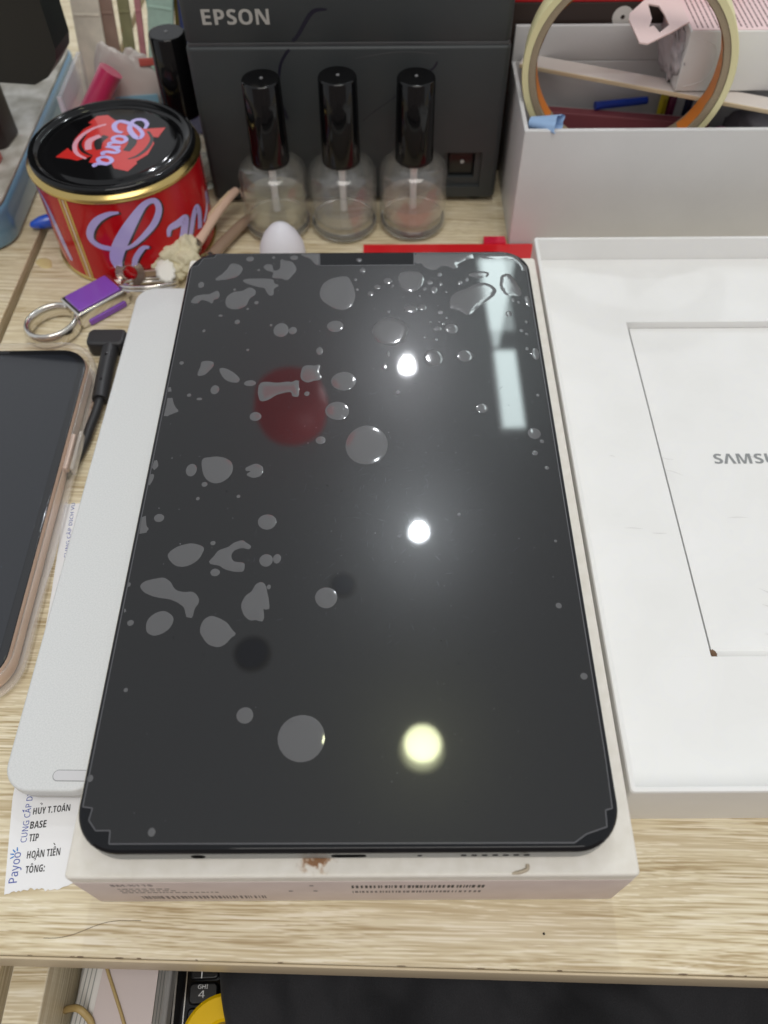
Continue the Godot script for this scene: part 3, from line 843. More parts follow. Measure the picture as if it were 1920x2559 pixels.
func receipt() -> void:
	var t := thing("receipt", "torn white receipt with printed lines sticking out under the flat device", "receipt", V(0, 0.12, 0))
	var edge := PackedVector2Array([Vector2(-66.6, -20), Vector2(-102.2, -17.3), Vector2(-98.2, 24.4), Vector2(-94.7, 83), Vector2(-90.6, 107.4)])
	var rng := RandomNumberGenerator.new()
	rng.seed = 3
	for i in 40:
		var k := i / 40.0
		edge.append(Vector2(-90.0 + 23.3 * k, 107.2 - 3.4 * k + rng.randf_range(-0.35, 0.35) - 0.9 * sin(k * 9.0) * (1.0 if k > 0.3 else 0.4)))
	add(t, "paper", prism(edge, 0.0, 0.12), M.paper)
	var turn := Vector3(-90, 5.6, 0)
	for l in [["HUY T.TOÁN", -88.0, 87.3, 10.0, 2.3], ["BASE", -87.9, 91.0, 4.3, 1.9], ["TIP", -87.4, 94.3, 2.5, 1.9], ["HOÀN TIÊN", -86.9, 98.6, 8.7, 2.4], ["TÔNG:", -86.4, 102.3, 5.0, 2.4]]:
		letters(t, "printed_line", l[0], l[3], l[4], V(l[1], 0.14, l[2]), turn, M.ink, true, 0.03)
	var up := Vector3(-90, 95.6, 0)
	letters(t, "printed_logo", "Payoo", 7.6, 2.9, V(-87.3, 0.14, 104.4), up, M.blue_ink, false, 0.03)
	letters(t, "printed_slogan", "CUNG CÂP DICH VU", 19.0, 2.1, V(-88.0, 0.14, 94.4), up, M.blue_ink, false, 0.03)
	letters(t, "printed_slogan", "Payoo CUNG CÂP DICH VU", 30.0, 1.9, V(-95.4, 0.14, 12.0), up, M.blue_ink, false, 0.03)
	# accents: the hook over U, the grave over E, the hook over O, the acute over A
	for q in [[-86.35, 84.75], [-84.75, 99.1]]:
		add(t, "printed_accent", ribbon([[q[0] - 0.28, q[1] - 0.35, 0.17], [q[0], q[1] - 0.6, 0.18], [q[0] + 0.3, q[1] - 0.35, 0.18], [q[0] + 0.06, q[1] - 0.05, 0.16]], func(u, v, li): return Vector3(u, li, v), 0.0, 0.01, 4), M.ink, V(0, 0.15, 0))
	for q in [[-80.1, 95.2, -0.5, -0.5, M.ink], [-90.6, 86.6, -0.5, -0.6, M.blue_ink]]:
		add(t, "printed_accent", ribbon([[q[0], q[1], 0.22], [q[0] + q[2] * 0.5, q[1] + q[3] * 0.6, 0.24], [q[0] + q[2], q[1] + q[3], 0.2]], func(u, v, li): return Vector3(u, li, v), 0.0, 0.01, 3), q[4], V(0, 0.15, 0))
	for i in 4:
		var a := deg_to_rad(150.0 + i * 35.0)
		var c := Vector2(-89.6, 97.6)
		add(t, "printed_ray", ribbon([[c.x + cos(a) * 0.9, c.y + sin(a) * 0.9, 0.3], [c.x + cos(a) * 1.4, c.y + sin(a) * 1.4, 0.35], [c.x + cos(a) * 2.0, c.y + sin(a) * 2.0, 0.2]], func(u, v, li): return Vector3(u, li, v), 0.0, 0.01, 3), mat(0.03, 0.2, 0.55, 0.6), V(0, 0.145, 0))

func phone() -> void:
	var t := thing("phone", "dark phone in a clear case at the left edge", "phone", V(-138.5, 0, -14.8), Vector3(0, 0.6, 0))
	add(t, "body_frame", slab(71.5, 7.6, 139.0, 11.5, 1.8, 10), mat(0.72, 0.52, 0.40, 0.35, 0.6), V(0, 1.3, 0))
	add(t, "screen_glass", slab(70.4, 0.7, 137.8, 11.0, 0.3, 10), coat(mat(0.004, 0.0045, 0.006, 0.1), 0.02), V(0, 8.75, 0))
	add(t, "display", slab(65.4, 0.1, 132.4, 8.5, 0.03, 10), coat(mat(0.010, 0.012, 0.017, 0.1), 0.02), V(0, 9.42, 0))
	add(t, "clear_case", loft([ring_rect(73.0, 140.4, 12.2, 1.1, 10), ring_rect(75.6, 143.2, 13.5, 0.9, 10), ring_rect(77.0, 144.6, 14.2, 2.2, 10), ring_rect(77.2, 144.8, 14.3, 8.2, 10), ring_rect(76.4, 144.0, 14.0, 10.2, 10), ring_rect(74.8, 142.4, 13.2, 10.5, 10), ring_rect(73.6, 141.2, 12.6, 10.0, 10), ring_rect(73.2, 140.6, 12.3, 8.6, 10)], false, false, 60.0), clear(0.90, 0.84, 0.78, 0.13, 0.04))
	add(t, "case_back", slab(74.5, 0.7, 142.0, 13.2, 0.2, 10), clear(0.90, 0.84, 0.80, 0.3, 0.04), V(0, 0.2, 0))
	add(t, "side_button", slab(2.0, 3.0, 16.0, 0.9, 0.6), mat(0.62, 0.45, 0.36, 0.3, 0.5), V(36.2, 4.4, -20.5))
	add(t, "case_button", slab(1.4, 4.0, 17.5, 0.7, 0.5), clear(0.85, 0.78, 0.72, 0.3, 0.04), V(38.9, 3.9, -20.5))
	add(t, "earpiece", slab(9.0, 0.15, 1.0, 0.45, 0.04), mat(0.02, 0.02, 0.022, 0.4), V(0, 9.42, -67.6))

func cable() -> void:
	var t := thing("charging_cable", "black cable with T-shaped plug between phone and flat device", "cable")
	var plastic := mat(0.022, 0.022, 0.024, 0.45)
	add(t, "plug_bar", slab(15.2, 7.0, 9.0, 2.6, 1.2), plastic, V(-100.6, 0.1, -94.0))
	add(t, "plug_stem", tube(PackedVector3Array([Vector3(-98.9, 4.0, -91.0), Vector3(-98.6, 4.0, -80.0), Vector3(-98.2, 3.9, -70.0), Vector3(-97.9, 3.8, -63.0)]), 3.3, 16, false, 0.95, 0.85), plastic)
	add(t, "stem_mark", lathe([[0.1, 0], [0.55, 0], [0.5, 0.2], [0.1, 0.25]], 12), M.black, V(-98.7, 7.05, -84.0))
	add(t, "stem_mark", lathe([[0.1, 0], [0.55, 0], [0.5, 0.2], [0.1, 0.25]], 12), M.black, V(-98.3, 6.8, -71.0))
	add(t, "cord", tube(smooth_path([Vector3(-97.9, 3.7, -64.0), Vector3(-98.4, 3.2, -57.0), Vector3(-99.4, 2.6, -50.0), Vector3(-100.0, 2.1, -44.0), Vector3(-101.6, 1.9, -36.0), Vector3(-104.0, 1.9, -28.0)], 6), 1.75, 12), plastic)

func printer() -> void:
	var t := thing("receipt_printer", "dark grey receipt printer standing behind the three polish bottles", "printer", V(-4.4, 0, -190.2))
	var shell := grain(mat(0.044, 0.051, 0.054, 0.5), 51, 0.2, 30, Color(0.86, 0.86, 0.86), Color.WHITE, 0.004)
	# the front face lies in the thing's own plane z = 0
	var lower := CSGCombiner3D.new()
	lower.name = "lower_body"
	t.add_child(lower, true)
	var solid := CSGMesh3D.new()
	solid.name = "shell"
	solid.mesh = slab(130.4, 68.0, 126, 2.6, 1.2)
	solid.material = shell
	lower.add_child(solid)
	solid.position = V(0, 2.4, -63.0)
	for c in [[49.1, 16.7, 17.0, 16.8, 1.6], [48.6, 18.0, 12.4, 12.0, 5.5]]:
		var cut := CSGBox3D.new()
		cut.name = "switch_recess"
		cut.operation = CSGShape3D.OPERATION_SUBTRACTION
		cut.size = V(c[2], c[3], c[4] * 2.0)
		cut.material = shell
		lower.add_child(cut, true)
		cut.position = V(c[0], c[1], 0)
	add(t, "upper_cover", slab(129.6, 25.0, 124.6, 2.8, 1.0), shell, V(0, 71.3, -63.3))
	add(t, "seam_strip", block(128.0, 1.6, 122, 0.2), mat(0.06, 0.062, 0.066, 0.4), V(0, 70.2, -62.0))
	add(t, "power_switch", block(11.4, 11.0, 2.0, 0.5), M.black, V(48.6, 12.5, -4.2))
	add(t, "switch_dot", lathe([[0.1, 0], [0.85, 0], [0.85, 0.25], [0.1, 0.3]], 14), mat(0.5, 0.5, 0.5, 0.5), V(49.3, 18.9, -3.2), Vector3(90, 0, 0))
	letters(t, "printed_name", "EPSON", 26.2, 5.6, V(-56.6, 78.7, -0.98), Vector3.ZERO, mat(0.46, 0.45, 0.42, 0.4), true, 0.12)
	for f in [[-56, -8], [56, -8], [-56, -118], [56, -118]]:
		add(t, "rubber_foot", lathe([[5, 0], [5.5, 0.4], [5.5, 2.6]], 20), M.black, V(f[0], 0, f[1]))
	# a loose felt-pen line drawn over the front, and a fainter one
	var pen := mat(0.010, 0.009, 0.022, 0.4)
	var on := func(u, v, li): return Vector3(u, v, li)
	add(t, "pen_line", ribbon([[-7.8, 84.0, 0.8], [-13.7, 82.9, 1.6], [-19.9, 74.5, 1.5], [-22.2, 72.4, 1.3]], on, -0.97, -0.94), pen)
	add(t, "pen_line", ribbon([[-23.6, 69.6, 1.2], [-25.3, 67.9, 1.2], [-28.1, 62.8, 1.1], [-29.6, 53.1, 0.9], [-28.8, 47.6, 0.9], [-27.2, 41.0, 1.3]], on, 0.03, 0.06), pen)
	add(t, "pen_line", ribbon([[35.7, 64.6, 0.9], [32.8, 60.7, 0.8], [17.8, 49.6, 0.35], [8.6, 43.1, 0.35], [4.8, 39.8, 0.3]], on, 0.03, 0.06), pen)
	add(t, "scratch", ribbon([[2.0, 66.0, 0.1], [20.0, 68.5, 0.25], [36.0, 67.6, 0.1]], on, 0.03, 0.05), mat(0.10, 0.10, 0.105, 0.5))

func open_box(w: float, h: float, d: float, wall: float) -> ArrayMesh:
	return loft([ring_rect(w - 0.6, d - 0.6, 0.4, 0.0, 3), ring_rect(w, d, 0.6, 0.4, 3), ring_rect(w, d, 0.6, h - 0.3, 3), ring_rect(w - 0.4, d - 0.4, 0.6, h, 3), ring_rect(w - 2 * wall + 0.3, d - 2 * wall + 0.3, 0.4, h, 3), ring_rect(w - 2 * wall, d - 2 * wall, 0.4, h - 0.3, 3), ring_rect(w - 2 * wall, d - 2 * wall, 0.4, wall, 3)], true, true, 30.0)

func white_carton() -> void:
	var t := thing("white_carton", "open light grey carton behind the tray, holding a tape roll and small packs", "carton", V(134.8, 0, -186.0))
	var card := grain(mat(0.70, 0.705, 0.71, 0.4), 61, 0.008, 160, Color(0.975, 0.975, 0.975), Color.WHITE)
	add(t, "carton_body", open_box(140, 53.6, 56.0, 1.7), card)
	add(t, "rear_flap", block(140, 14.4, 1.6, 0.4), card, V(0, 53.7, -27.1))
	var cx := 134.8
	# what lies inside
	var fill := thing("grey_notebook", "grey notebook lying flat at the bottom of the light grey carton", "notebook", V(135, 1.8, -186))
	add(fill, "page_block", block(128, 24, 46, 0.6), mat(0.40, 0.39, 0.40, 0.6))
	var book := thing("red_folder", "dull red folder edge inside the light grey carton behind the tape roll", "folder", V(114, 26.2, -199), Vector3(0, -9, 0))
	add(book, "cover", block(74, 11.0, 5.0, 0.5), mat(0.24, 0.06, 0.075, 0.5))
	add(book, "pages", block(72, 10.0, 1.6, 0.2), mat(0.55, 0.53, 0.53, 0.6), V(0, 0.2, -3.4))
	var bp := thing("blue_pen", "bright blue pen lying inside the light grey carton", "pen", V(114, 39.0, -205), Vector3(0, 10, 0))
	add(bp, "barrel", tube(PackedVector3Array([Vector3(-12, 0, 0), Vector3(-9, 0, 0), Vector3(9, 0, 0), Vector3(12, 0, 0)]), 1.8, 12, false, 1.0, 0.8), mat(0.01, 0.05, 0.42, 0.3))
	for m in [[132.2, 0.50, 0.42, 0.01, "yellow marker standing in the light grey carton"], [136.0, 0.14, 0.01, 0.06, "wine red marker standing in the light grey carton"], [143.5, 0.01, 0.012, 0.05, "navy marker standing in the light grey carton"]]:
		var k := thing("marker", m[4], "marker", V(m[0], 25.9, -204), Vector3.ZERO, "markers standing in the carton")
		add(k, "barrel", lathe([[1.6, 0], [1.8, 0.4], [1.8, 16.6], [1.3, 17.4]], 16), mat(m[1], m[2], m[3], 0.35))
		add(k, "clip", block(0.8, 8, 0.6, 0.15), mat(m[1] * 0.6, m[2] * 0.6, m[3] * 0.6, 0.35), V(0, 8, 1.9))
	var mg := thing("magenta_cap", "magenta plastic cap at the right inside the light grey carton", "cap", V(151.5, 25.9, -179))
	add(mg, "shell", lathe([[4.6, 0], [4.8, 0.5], [4.6, 13.0], [3.4, 15.2], [1.0, 15.8]], 24, true, true, 95.0), mat(0.42, 0.01, 0.20, 0.35))
	var gp := thing("grey_pouch", "dark grey pouch at the right inside the light grey carton", "pouch", V(172, 26.0, -192))
	add(gp, "cloth", lump(Vector3(14, 8, 12), 0.25, 0.12, 4), mat(0.10, 0.095, 0.11, 0.6), V(0, 7.6, 0))
	# tape roll standing on edge
	var tr := thing("tape_roll", "nearly empty cream tape roll standing upright in the light grey carton", "tape roll", V(104.6, 68.6, -178.0), Vector3(0, -10, 0))
	add(tr, "tape_layers", lathe([[37.6, -6], [39.9, -6], [40.2, -5.6], [40.2, 5.6], [39.9, 6], [37.6, 6]], 72, false, false), mat(0.78, 0.73, 0.42, 0.4), Vector3.ZERO, Vector3(90, 0, 0))
	add(tr, "cardboard_core", lathe([[37.5, 5.6], [35.1, 5.6], [34.8, 5.2], [34.8, -5.2], [35.1, -5.6], [37.5, -5.6]], 72, false, false), grain(mat(0.46, 0.37, 0.25, 0.8), 71, 0.1, 20, Color(0.75, 0.75, 0.75), Color.WHITE), Vector3.ZERO, Vector3(90, 0, 0))
	var res := mat(0.70, 0.21, 0.02, 0.4)
	for s in [[-0.72, 0.85, 9.4], [2.35, 3.85, 8.8]]:
		var pts := []
		var rng := RandomNumberGenerator.new()
		rng.seed = int(s[2] * 10)
		for i in 15:
			pts.append([lerpf(s[0], s[1], i / 14.0) * 34.0, 0.6 + rng.randf_range(-0.6, 0.6), s[2] + rng.randf_range(-1.0, 1.2)])
		add(tr, "orange_residue", ribbon(pts, func(u, v, li): return Vector3((34.7 - li) * cos(u / 34.0), (34.7 - li) * sin(u / 34.0), v), 0.05, 0.1), res)
	# long strip across the carton
	var sp := thing("wooden_strip", "long thin pale strip lying aslant across the light grey carton", "strip", V(121.0, 53.9, -190.2), Vector3(0, -21.5, 0))
	add(sp, "strip_top", block(112, 1.9, 9.4, 0.3), mat(0.70, 0.64, 0.60, 0.5))
	add(sp, "cut_edge", block(111.6, 1.6, 0.4, 0.1), mat(0.74, 0.60, 0.40, 0.6), V(0, 0.1, 4.8))
	# small carton with a hang tab
	var sc := thing("hang_tab_carton", "small white carton with pink printed top and hang tab on the strip", "carton", V(160.5, 56.3, -198.0), Vector3(0, 0, 0))
	add(sc, "carton_body", block(66, 23.4, 33.0, 0.6), M.card)
	add(sc, "pink_top", block(65, 0.3, 32.2, 0.1), mat(0.80, 0.60, 0.60, 0.45), V(0, 23.3, 0))
	var text := []
	var rg := RandomNumberGenerator.new()
	rg.seed = 8
	for i in 22:
		var x := -30.5 + i * 2.0 + (5.0 if i > 4 else 0.0)
		var z := -15.5
		while z < 14.0:
			var l := rg.randf_range(0.8, 2.6)
			text.append([x, z, x + 0.55, minf(z + l, 14.6)])
			z += l + rg.randf_range(0.3, 0.7)
	add(sc, "printed_lines", bars(text, 0.0, 0.05), mat(0.16, 0.09, 0.09, 0.6), V(0, 23.62, 0))
	add(sc, "embossed_curve", tube(smooth_path([Vector3(-30, 20.5, 16.6), Vector3(-22, 18.0, 16.6), Vector3(-20, 11.0, 16.6), Vector3(-23, 4.5, 16.6), Vector3(-30, 2.0, 16.6)], 6), 0.16, 6), M.card)
	# tab: a folded flap with an arrow-shaped hole, standing off the left end
	var outer := flat2([-33.0, -14.0, -33.2, 12.0, -36.5, 15.0, -41.0, 19.5, -52.6, 29.0, -55.4, 28.0, -56.2, 10.0, -55.0, 5.0, -46.6, -7.0, -42.0, -13.0])
	var hole := flat2([-46.4, -3.0, -42.4, -1.4, -41.6, 6.0, -41.6, 14.6, -46.4, 20.6, -47.6, 15.0, -49.6, 16.2, -47.2, 9.4])
	var cut := Geometry2D.clip_polygons(outer, PackedVector2Array([Vector2(-60, 9.0), Vector2(-30, 9.0), Vector2(-30, 40), Vector2(-60, 40)]))
	var far_half := Geometry2D.clip_polygons(cut[0], hole)
	var near_half := Geometry2D.clip_polygons(Geometry2D.intersect_polygons(outer, PackedVector2Array([Vector2(-60, 9.0), Vector2(-30, 9.0), Vector2(-30, 40), Vector2(-60, 40)]))[0], hole)
	var tabs := []
	for q in far_half + near_half:
		tabs.append([prism(q, 24.2, 24.8), Vector3.ZERO])
	add(sc, "hang_tab", join(tabs), mat(0.78, 0.60, 0.58, 0.45))
	add(sc, "crinkled_end_film", lump(Vector3(4.2, 11.0, 15.0), 0.5, 0.22, 9), mat(0.50, 0.46, 0.48, 0.25), V(-33.2, 11.0, 0))
	# dark pack behind
	var br := thing("brown_pack", "dark brown pack with red band and white ring behind the light grey carton", "pack", V(110, 0, -222))
	add(br, "pack_body", block(96, 75.4, 12, 0.6), mat(0.035, 0.022, 0.018, 0.5))
	add(br, "red_band", block(96.4, 14, 12.4, 0.6), mat(0.62, 0.012, 0.02, 0.4), V(0, 75.4, 0))
	add(br, "printed_ring", lathe([[0.9, 0], [4.3, 0], [4.3, 0.15], [0.9, 0.15]], 28, false, false), mat(0.75, 0.73, 0.70, 0.5), V(-0.6, 69.6, 6.05), Vector3(90, 0, 0))
	# pale blue rolled wrapper on the carton's corner
	var bl := thing("blue_wrapper", "pale blue rolled plastic wrapper poking over the light grey carton's rim", "wrapper", V(68.6, 51.6, -167.4), Vector3(0, -30, 14))
	var rr := []
	for i in 9:
		var ring := PackedVector3Array()
		for j in 40:
			var a := TAU * j / 40
			var k := 2.6 + 0.12 * i + (0.5 * sin(a * 4.0 + 0.6) + 0.3 * sin(a * 7.0)) * pow(i / 8.0, 2.0)
			ring.append(Vector3(i * 1.5, k * 0.85 * cos(a), k * (1.0 + 0.05 * i) * sin(a)))
		rr.append(ring)
	add(bl, "rolled_sheet", loft(rr, true, false, 95.0), mat(0.34, 0.52, 0.80, 0.35))

func coffee_tin() -> void:
	var t := thing("coffee_tin", "small red tin with gold rims, script lettering and glossy black lid", "tin", V(-101.3, 0, -166.4))
	var red := mat(0.50, 0.004, 0.010, 0.12, 0.0, 0.45)
	add(t, "tin_body", lathe([[32.6, 0.8], [34.2, 2.0], [34.2, 40.4]], 72), red)
	add(t, "bottom_rim", lathe([[33.0, 0], [34.6, 0.3], [34.9, 1.1], [34.5, 1.9], [33.6, 2.1]], 72, true, false, 95.0), M.gold)
	add(t, "gold_rim", lathe([[33.8, 39.4], [34.8, 39.9], [35.4, 41.0], [34.9, 42.0], [34.0, 42.5], [33.4, 43.4]], 72, false, false, 95.0), M.gold)
	var lid := add(t, "lid", lathe([[33.3, 42.6], [33.6, 43.2], [33.7, 44.6], [33.2, 45.3], [32.2, 45.6], [31.0, 45.3], [30.2, 44.4], [29.0, 43.9], [27.6, 43.9], [26.6, 44.5], [25.2, 44.7]], 72, false, true, 80.0), M.gloss_black)
	# lid print, in the room's x and z
	var on_lid := func(u, v, li): return Vector3(u + 101.3, 44.72 + li, v + 166.4)
	var star := flat2([-122.1, -156.5, -118.6, -163.0, -116.2, -160.0, -117.2, -169.0, -115.1, -176.4, -112.1, -180.4, -114.1, -181.6, -111.4, -186.7, -107.0, -187.5, -103.3, -183.5, -96.3, -182.0, -90.2, -176.7, -81.1, -177.7, -83.1, -170.3, -85.8, -170.9, -84.0, -165.8, -85.3, -158.0, -89.1, -153.2, -88.6, -151.8, -91.3, -146.4, -97.2, -148.5, -99.2, -152.8, -103.9, -151.8, -108.0, -152.7, -107.4, -157.2, -112.9, -154.0, -115.6, -155.1])
	var s2 := PackedVector2Array()
	for q in star:
		s2.append(q + Vector2(101.3, 166.4))
	add(lid, "printed_star", prism(s2, 44.70, 44.75), coat(mat(0.62, 0.02, 0.016, 0.3), 0.06))
	var blk := coat(mat(0.006, 0.006, 0.007, 0.3), 0.06)
	for a in [[[-88.0, -174.9, 1.1], [-85.5, -169.2, 1.4], [-86.3, -162.5, 1.7], [-89.4, -157.0, 1.4], [-92.8, -154.9, 0.7]], [[-113.1, -172.9, 0.7], [-114.2, -166.1, 1.4], [-111.8, -160.5, 1.4], [-107.4, -157.2, 0.7]], [[-104.6, -171.7, 2.9], [-106.9, -167.2, 3.6], [-105.8, -161.6, 2.1]], [[-96.0, -172.0, 3.0], [-93.0, -167.0, 3.6], [-94.5, -160.5, 3.0]]]:
		add(lid, "printed_arc", ribbon(a, on_lid, 0.05, 0.07), blk)
	var lilac := coat(mat(0.50, 0.43, 0.84, 0.35), 0.06)
	var rose := coat(mat(0.78, 0.36, 0.45, 0.35), 0.06)
	add(lid, "printed_arc", ribbon([[-106.3, -180.4, 1.0], [-111.4, -176.9, 1.6], [-115.0, -171.2, 1.9], [-116.1, -165.0, 1.9], [-114.0, -158.9, 1.6], [-109.5, -155.1, 1.0]], on_lid, 0.08, 0.10), rose)
	add(lid, "printed_arc", ribbon([[-107.1, -171.7, 2.6], [-110.8, -167.8, 2.9], [-109.9, -161.6, 2.6]], on_lid, 0.08, 0.10), rose)
	for a in [[[-89.6, -176.7, 1.0], [-89.2, -180.2, 1.3], [-91.3, -183.4, 1.4], [-94.6, -183.4, 1.4], [-96.1, -180.3, 1.4], [-95.5, -175.6, 1.7], [-92.3, -170.4, 1.7], [-90.3, -170.0, 1.4], [-90.0, -173.2, 1.3], [-93.0, -177.9, 1.3], [-97.4, -181.1, 1.6], [-101.1, -182.3, 1.6], [-102.7, -179.2, 1.6], [-101.1, -175.1, 1.4], [-98.3, -173.7, 1.1]]]:
		for q in a:
			q[2] *= 1.35
		add(lid, "printed_script", ribbon(a, on_lid, 0.11, 0.20), lilac)
	# the small letters a, n, a run towards the viewer with their tops to the right
	var letter_a := [[5.0, 5.4], [2.8, 6.3], [0.9, 4.6], [0.7, 2.0], [2.3, 0.4], [4.2, 1.8], [5.1, 5.6], [5.3, 2.2], [6.4, 0.4], [7.5, 1.4]]
	var letter_n := [[0.4, 5.9], [1.0, 3.2], [1.0, 0.2], [1.4, 3.6], [3.2, 6.2], [4.6, 5.4], [4.6, 2.0], [5.5, 0.4], [7.0, 1.4]]
	for i in 3:
		var st := []
		for q in (letter_n if i == 1 else letter_a):
			var p: Vector2 = Vector2(-101.4, -172.4) + Vector2(-0.2, 0.98) * (i * 7.7 + q[0] * 1.02) + Vector2(0.98, 0.2) * q[1]
			st.append([p.x, p.y, 1.75])
		add(lid, "printed_script", ribbon(st, on_lid, 0.11 + i * 0.03, 0.15 + i * 0.03), lilac)
	# print round the body: angle from the viewer's side in degrees, height, width
	var on_body := func(u, v, li): return Vector3((34.2 + li) * sin(u / 34.2), v, (34.2 + li) * cos(u / 34.2))
	var deg := 34.2 * PI / 180.0
	for w in [[[10.8, 35.7, 1.0], [4.1, 35.4, 2.0], [-4.2, 32.9, 2.7], [-11.3, 28.2, 3.0], [-14.0, 23.5, 3.0], [-9.9, 20.5, 2.7], [-2.9, 19.4, 2.3], [4.2, 18.8, 1.7], [13.2, 20.1, 1.7], [23.2, 23.9, 2.4], [31.9, 28.0, 3.0], [36.7, 32.5, 2.8], [36.5, 36.1, 2.3], [33.2, 37.5, 2.3], [26.8, 36.4, 3.0], [17.9, 31.2, 4.4], [9.5, 24.9, 5.4], [2.6, 18.6, 5.6], [-0.7, 13.7, 5.0], [-0.7, 9.0, 2.8]], [[23.6, 17.6, 1.2], [20.6, 18.2, 1.9], [17.6, 17.2, 2.4], [12.6, 13.7, 2.4], [10.2, 10.1, 2.1]], [[38.8, 19.4, 1.4], [41.0, 22.6, 2.6], [47.5, 23.0, 3.4], [54.6, 22.8, 4.0], [52.1, 18.8, 4.2], [48.4, 14.0, 4.0], [50.0, 11.0, 2.4]], [[56.6, 14.6, 2.6], [62.8, 20.8, 3.2], [68.0, 23.2, 3.2], [70.4, 20.0, 3.2], [67.0, 13.7, 3.2]], [[74.0, 14.0, 1.5], [84.3, 17.7, 2.2], [88.1, 23.0, 1.7], [92.0, 16.0, 2.0]]]:
		var ink := []
		var back := []
		for q in w:
			ink.append([q[0] * deg, q[1], q[2]])
			back.append([q[0] * deg + 0.75, q[1] - 0.45, q[2] + 0.15])
		add(t, "printed_script_shadow", ribbon(back, on_body, 0.05, 0.09), blk)
		add(t, "printed_script", ribbon(ink, on_body, 0.12, 0.22), lilac)
	for g in [[-29.2, 1.2, M.gold], [-26.6, 0.9, mat(0.75, 0.68, 0.48, 0.35)], [-24.2, 1.2, M.gold]]:
		add(t, "gold_band", ribbon([[g[0] * deg, 39.6, g[1]], [g[0] * deg, 20.0, g[1]], [g[0] * deg, 2.0, g[1]]], on_body, 0.06, 0.06), g[2])
	var sw := []
	for q in [[-62.0, 37.0, 1.4], [-51.0, 33.7, 2.9], [-47.5, 24.1, 4.2], [-45.1, 14.2, 4.2], [-42.2, 6.8, 2.6]]:
		sw.append([q[0] * deg, q[1], q[2]])
	add(t, "printed_swirl", ribbon(sw, on_body, 0.06, 0.1), lilac)

func polish_bottles() -> void:
	var proto: Node3D
	var at := [[-38.6, -173.6, "clear glass polish bottle with black cap, nearest the red tin"], [-8.6, -173.4, "middle one of three clear polish bottles before the printer"], [22.3, -174.6, "clear polish bottle with black cap next to printer's switch"], [-81.0, -211.5, "polish bottle with black cap standing half hidden behind the red tin"]]
	for i in 4:
		var t := thing("polish_bottle", at[i][2], "bottle", V(at[i][0], 0, at[i][1]), Vector3(0, i * 40, 0), "black-capped polish bottles")
		# a thin outer and inner skin of glass over a thick solid foot
		add(t, "glass_body", lathe([[11.6, 0.0], [13.4, 0.3], [14.5, 1.6], [14.9, 3.4], [14.9, 25.6], [14.7, 27.6], [13.9, 29.2], [12.2, 30.6], [9.4, 31.7], [6.6, 32.6], [6.2, 33.2], [6.2, 36.0]], 64, false, false, 75.0), M.glass_skin)
		add(t, "inner_wall", lathe([[4.6, 36.0], [4.6, 32.2], [8.6, 30.2], [11.4, 29.0], [12.9, 27.4], [13.4, 25.4], [13.5, 8.4], [12.8, 6.6], [9.6, 5.7], [0.05, 5.4]], 64, false, true, 75.0), M.glass_skin)
		add(t, "glass_foot", lathe([[0.05, 1.0], [8.0, 0.8], [11.4, 0.15], [13.2, 0.5], [14.1, 1.7], [14.5, 3.4], [14.4, 4.6], [12.4, 5.0], [0.05, 4.8]], 64, true, true, 75.0), M.glass)
		var level: float = [15.6, 12.4, 13.5, 14.0][i]
		var fluid := [clear(0.86, 0.80, 0.52, 0.15, 0.0), clear(0.80, 0.78, 0.76, 0.05, 0.0), clear(0.88, 0.68, 0.52, 0.15, 0.0), clear(0.80, 0.78, 0.70, 0.15, 0.0)]
		add(t, "polish", lathe([[0.05, 5.6], [9.4, 5.9], [12.6, 6.8], [13.3, 8.5], [13.3, level + 0.5], [12.8, level], [0.05, level]], 56, true, true, 60.0), fluid[i])
		var k: float = [0.0, 1.0, -0.2, 0.0][i]
		var cap := add(t, "cap", lathe([[6.3, 32.4], [8.1, 32.6], [8.2, 33.2], [7.65, 66.2 + k], [7.3, 66.8 + k], [6.9, 66.9 + k]], 48, false, true, 50.0), M.gloss_black)
		add(cap, "moulding_dot", lathe([[0.1, 0], [0.75, 0], [0.6, 0.3], [0.1, 0.4]], 12), mat(0.16, 0.16, 0.165, 0.4), V(0.3, 66.9 + k, 0))
		add(t, "brush_stem", lathe([[1.2, 14.0], [1.5, 14.2], [1.7, 32.6]], 16), clear(0.85, 0.85, 0.85, 0.6, 0.2))
		add(t, "brush_tip", lathe([[0.3, 7.6], [1.6, 8.6], [1.5, 14.0]], 14), mat(0.55, 0.55, 0.55, 0.4))

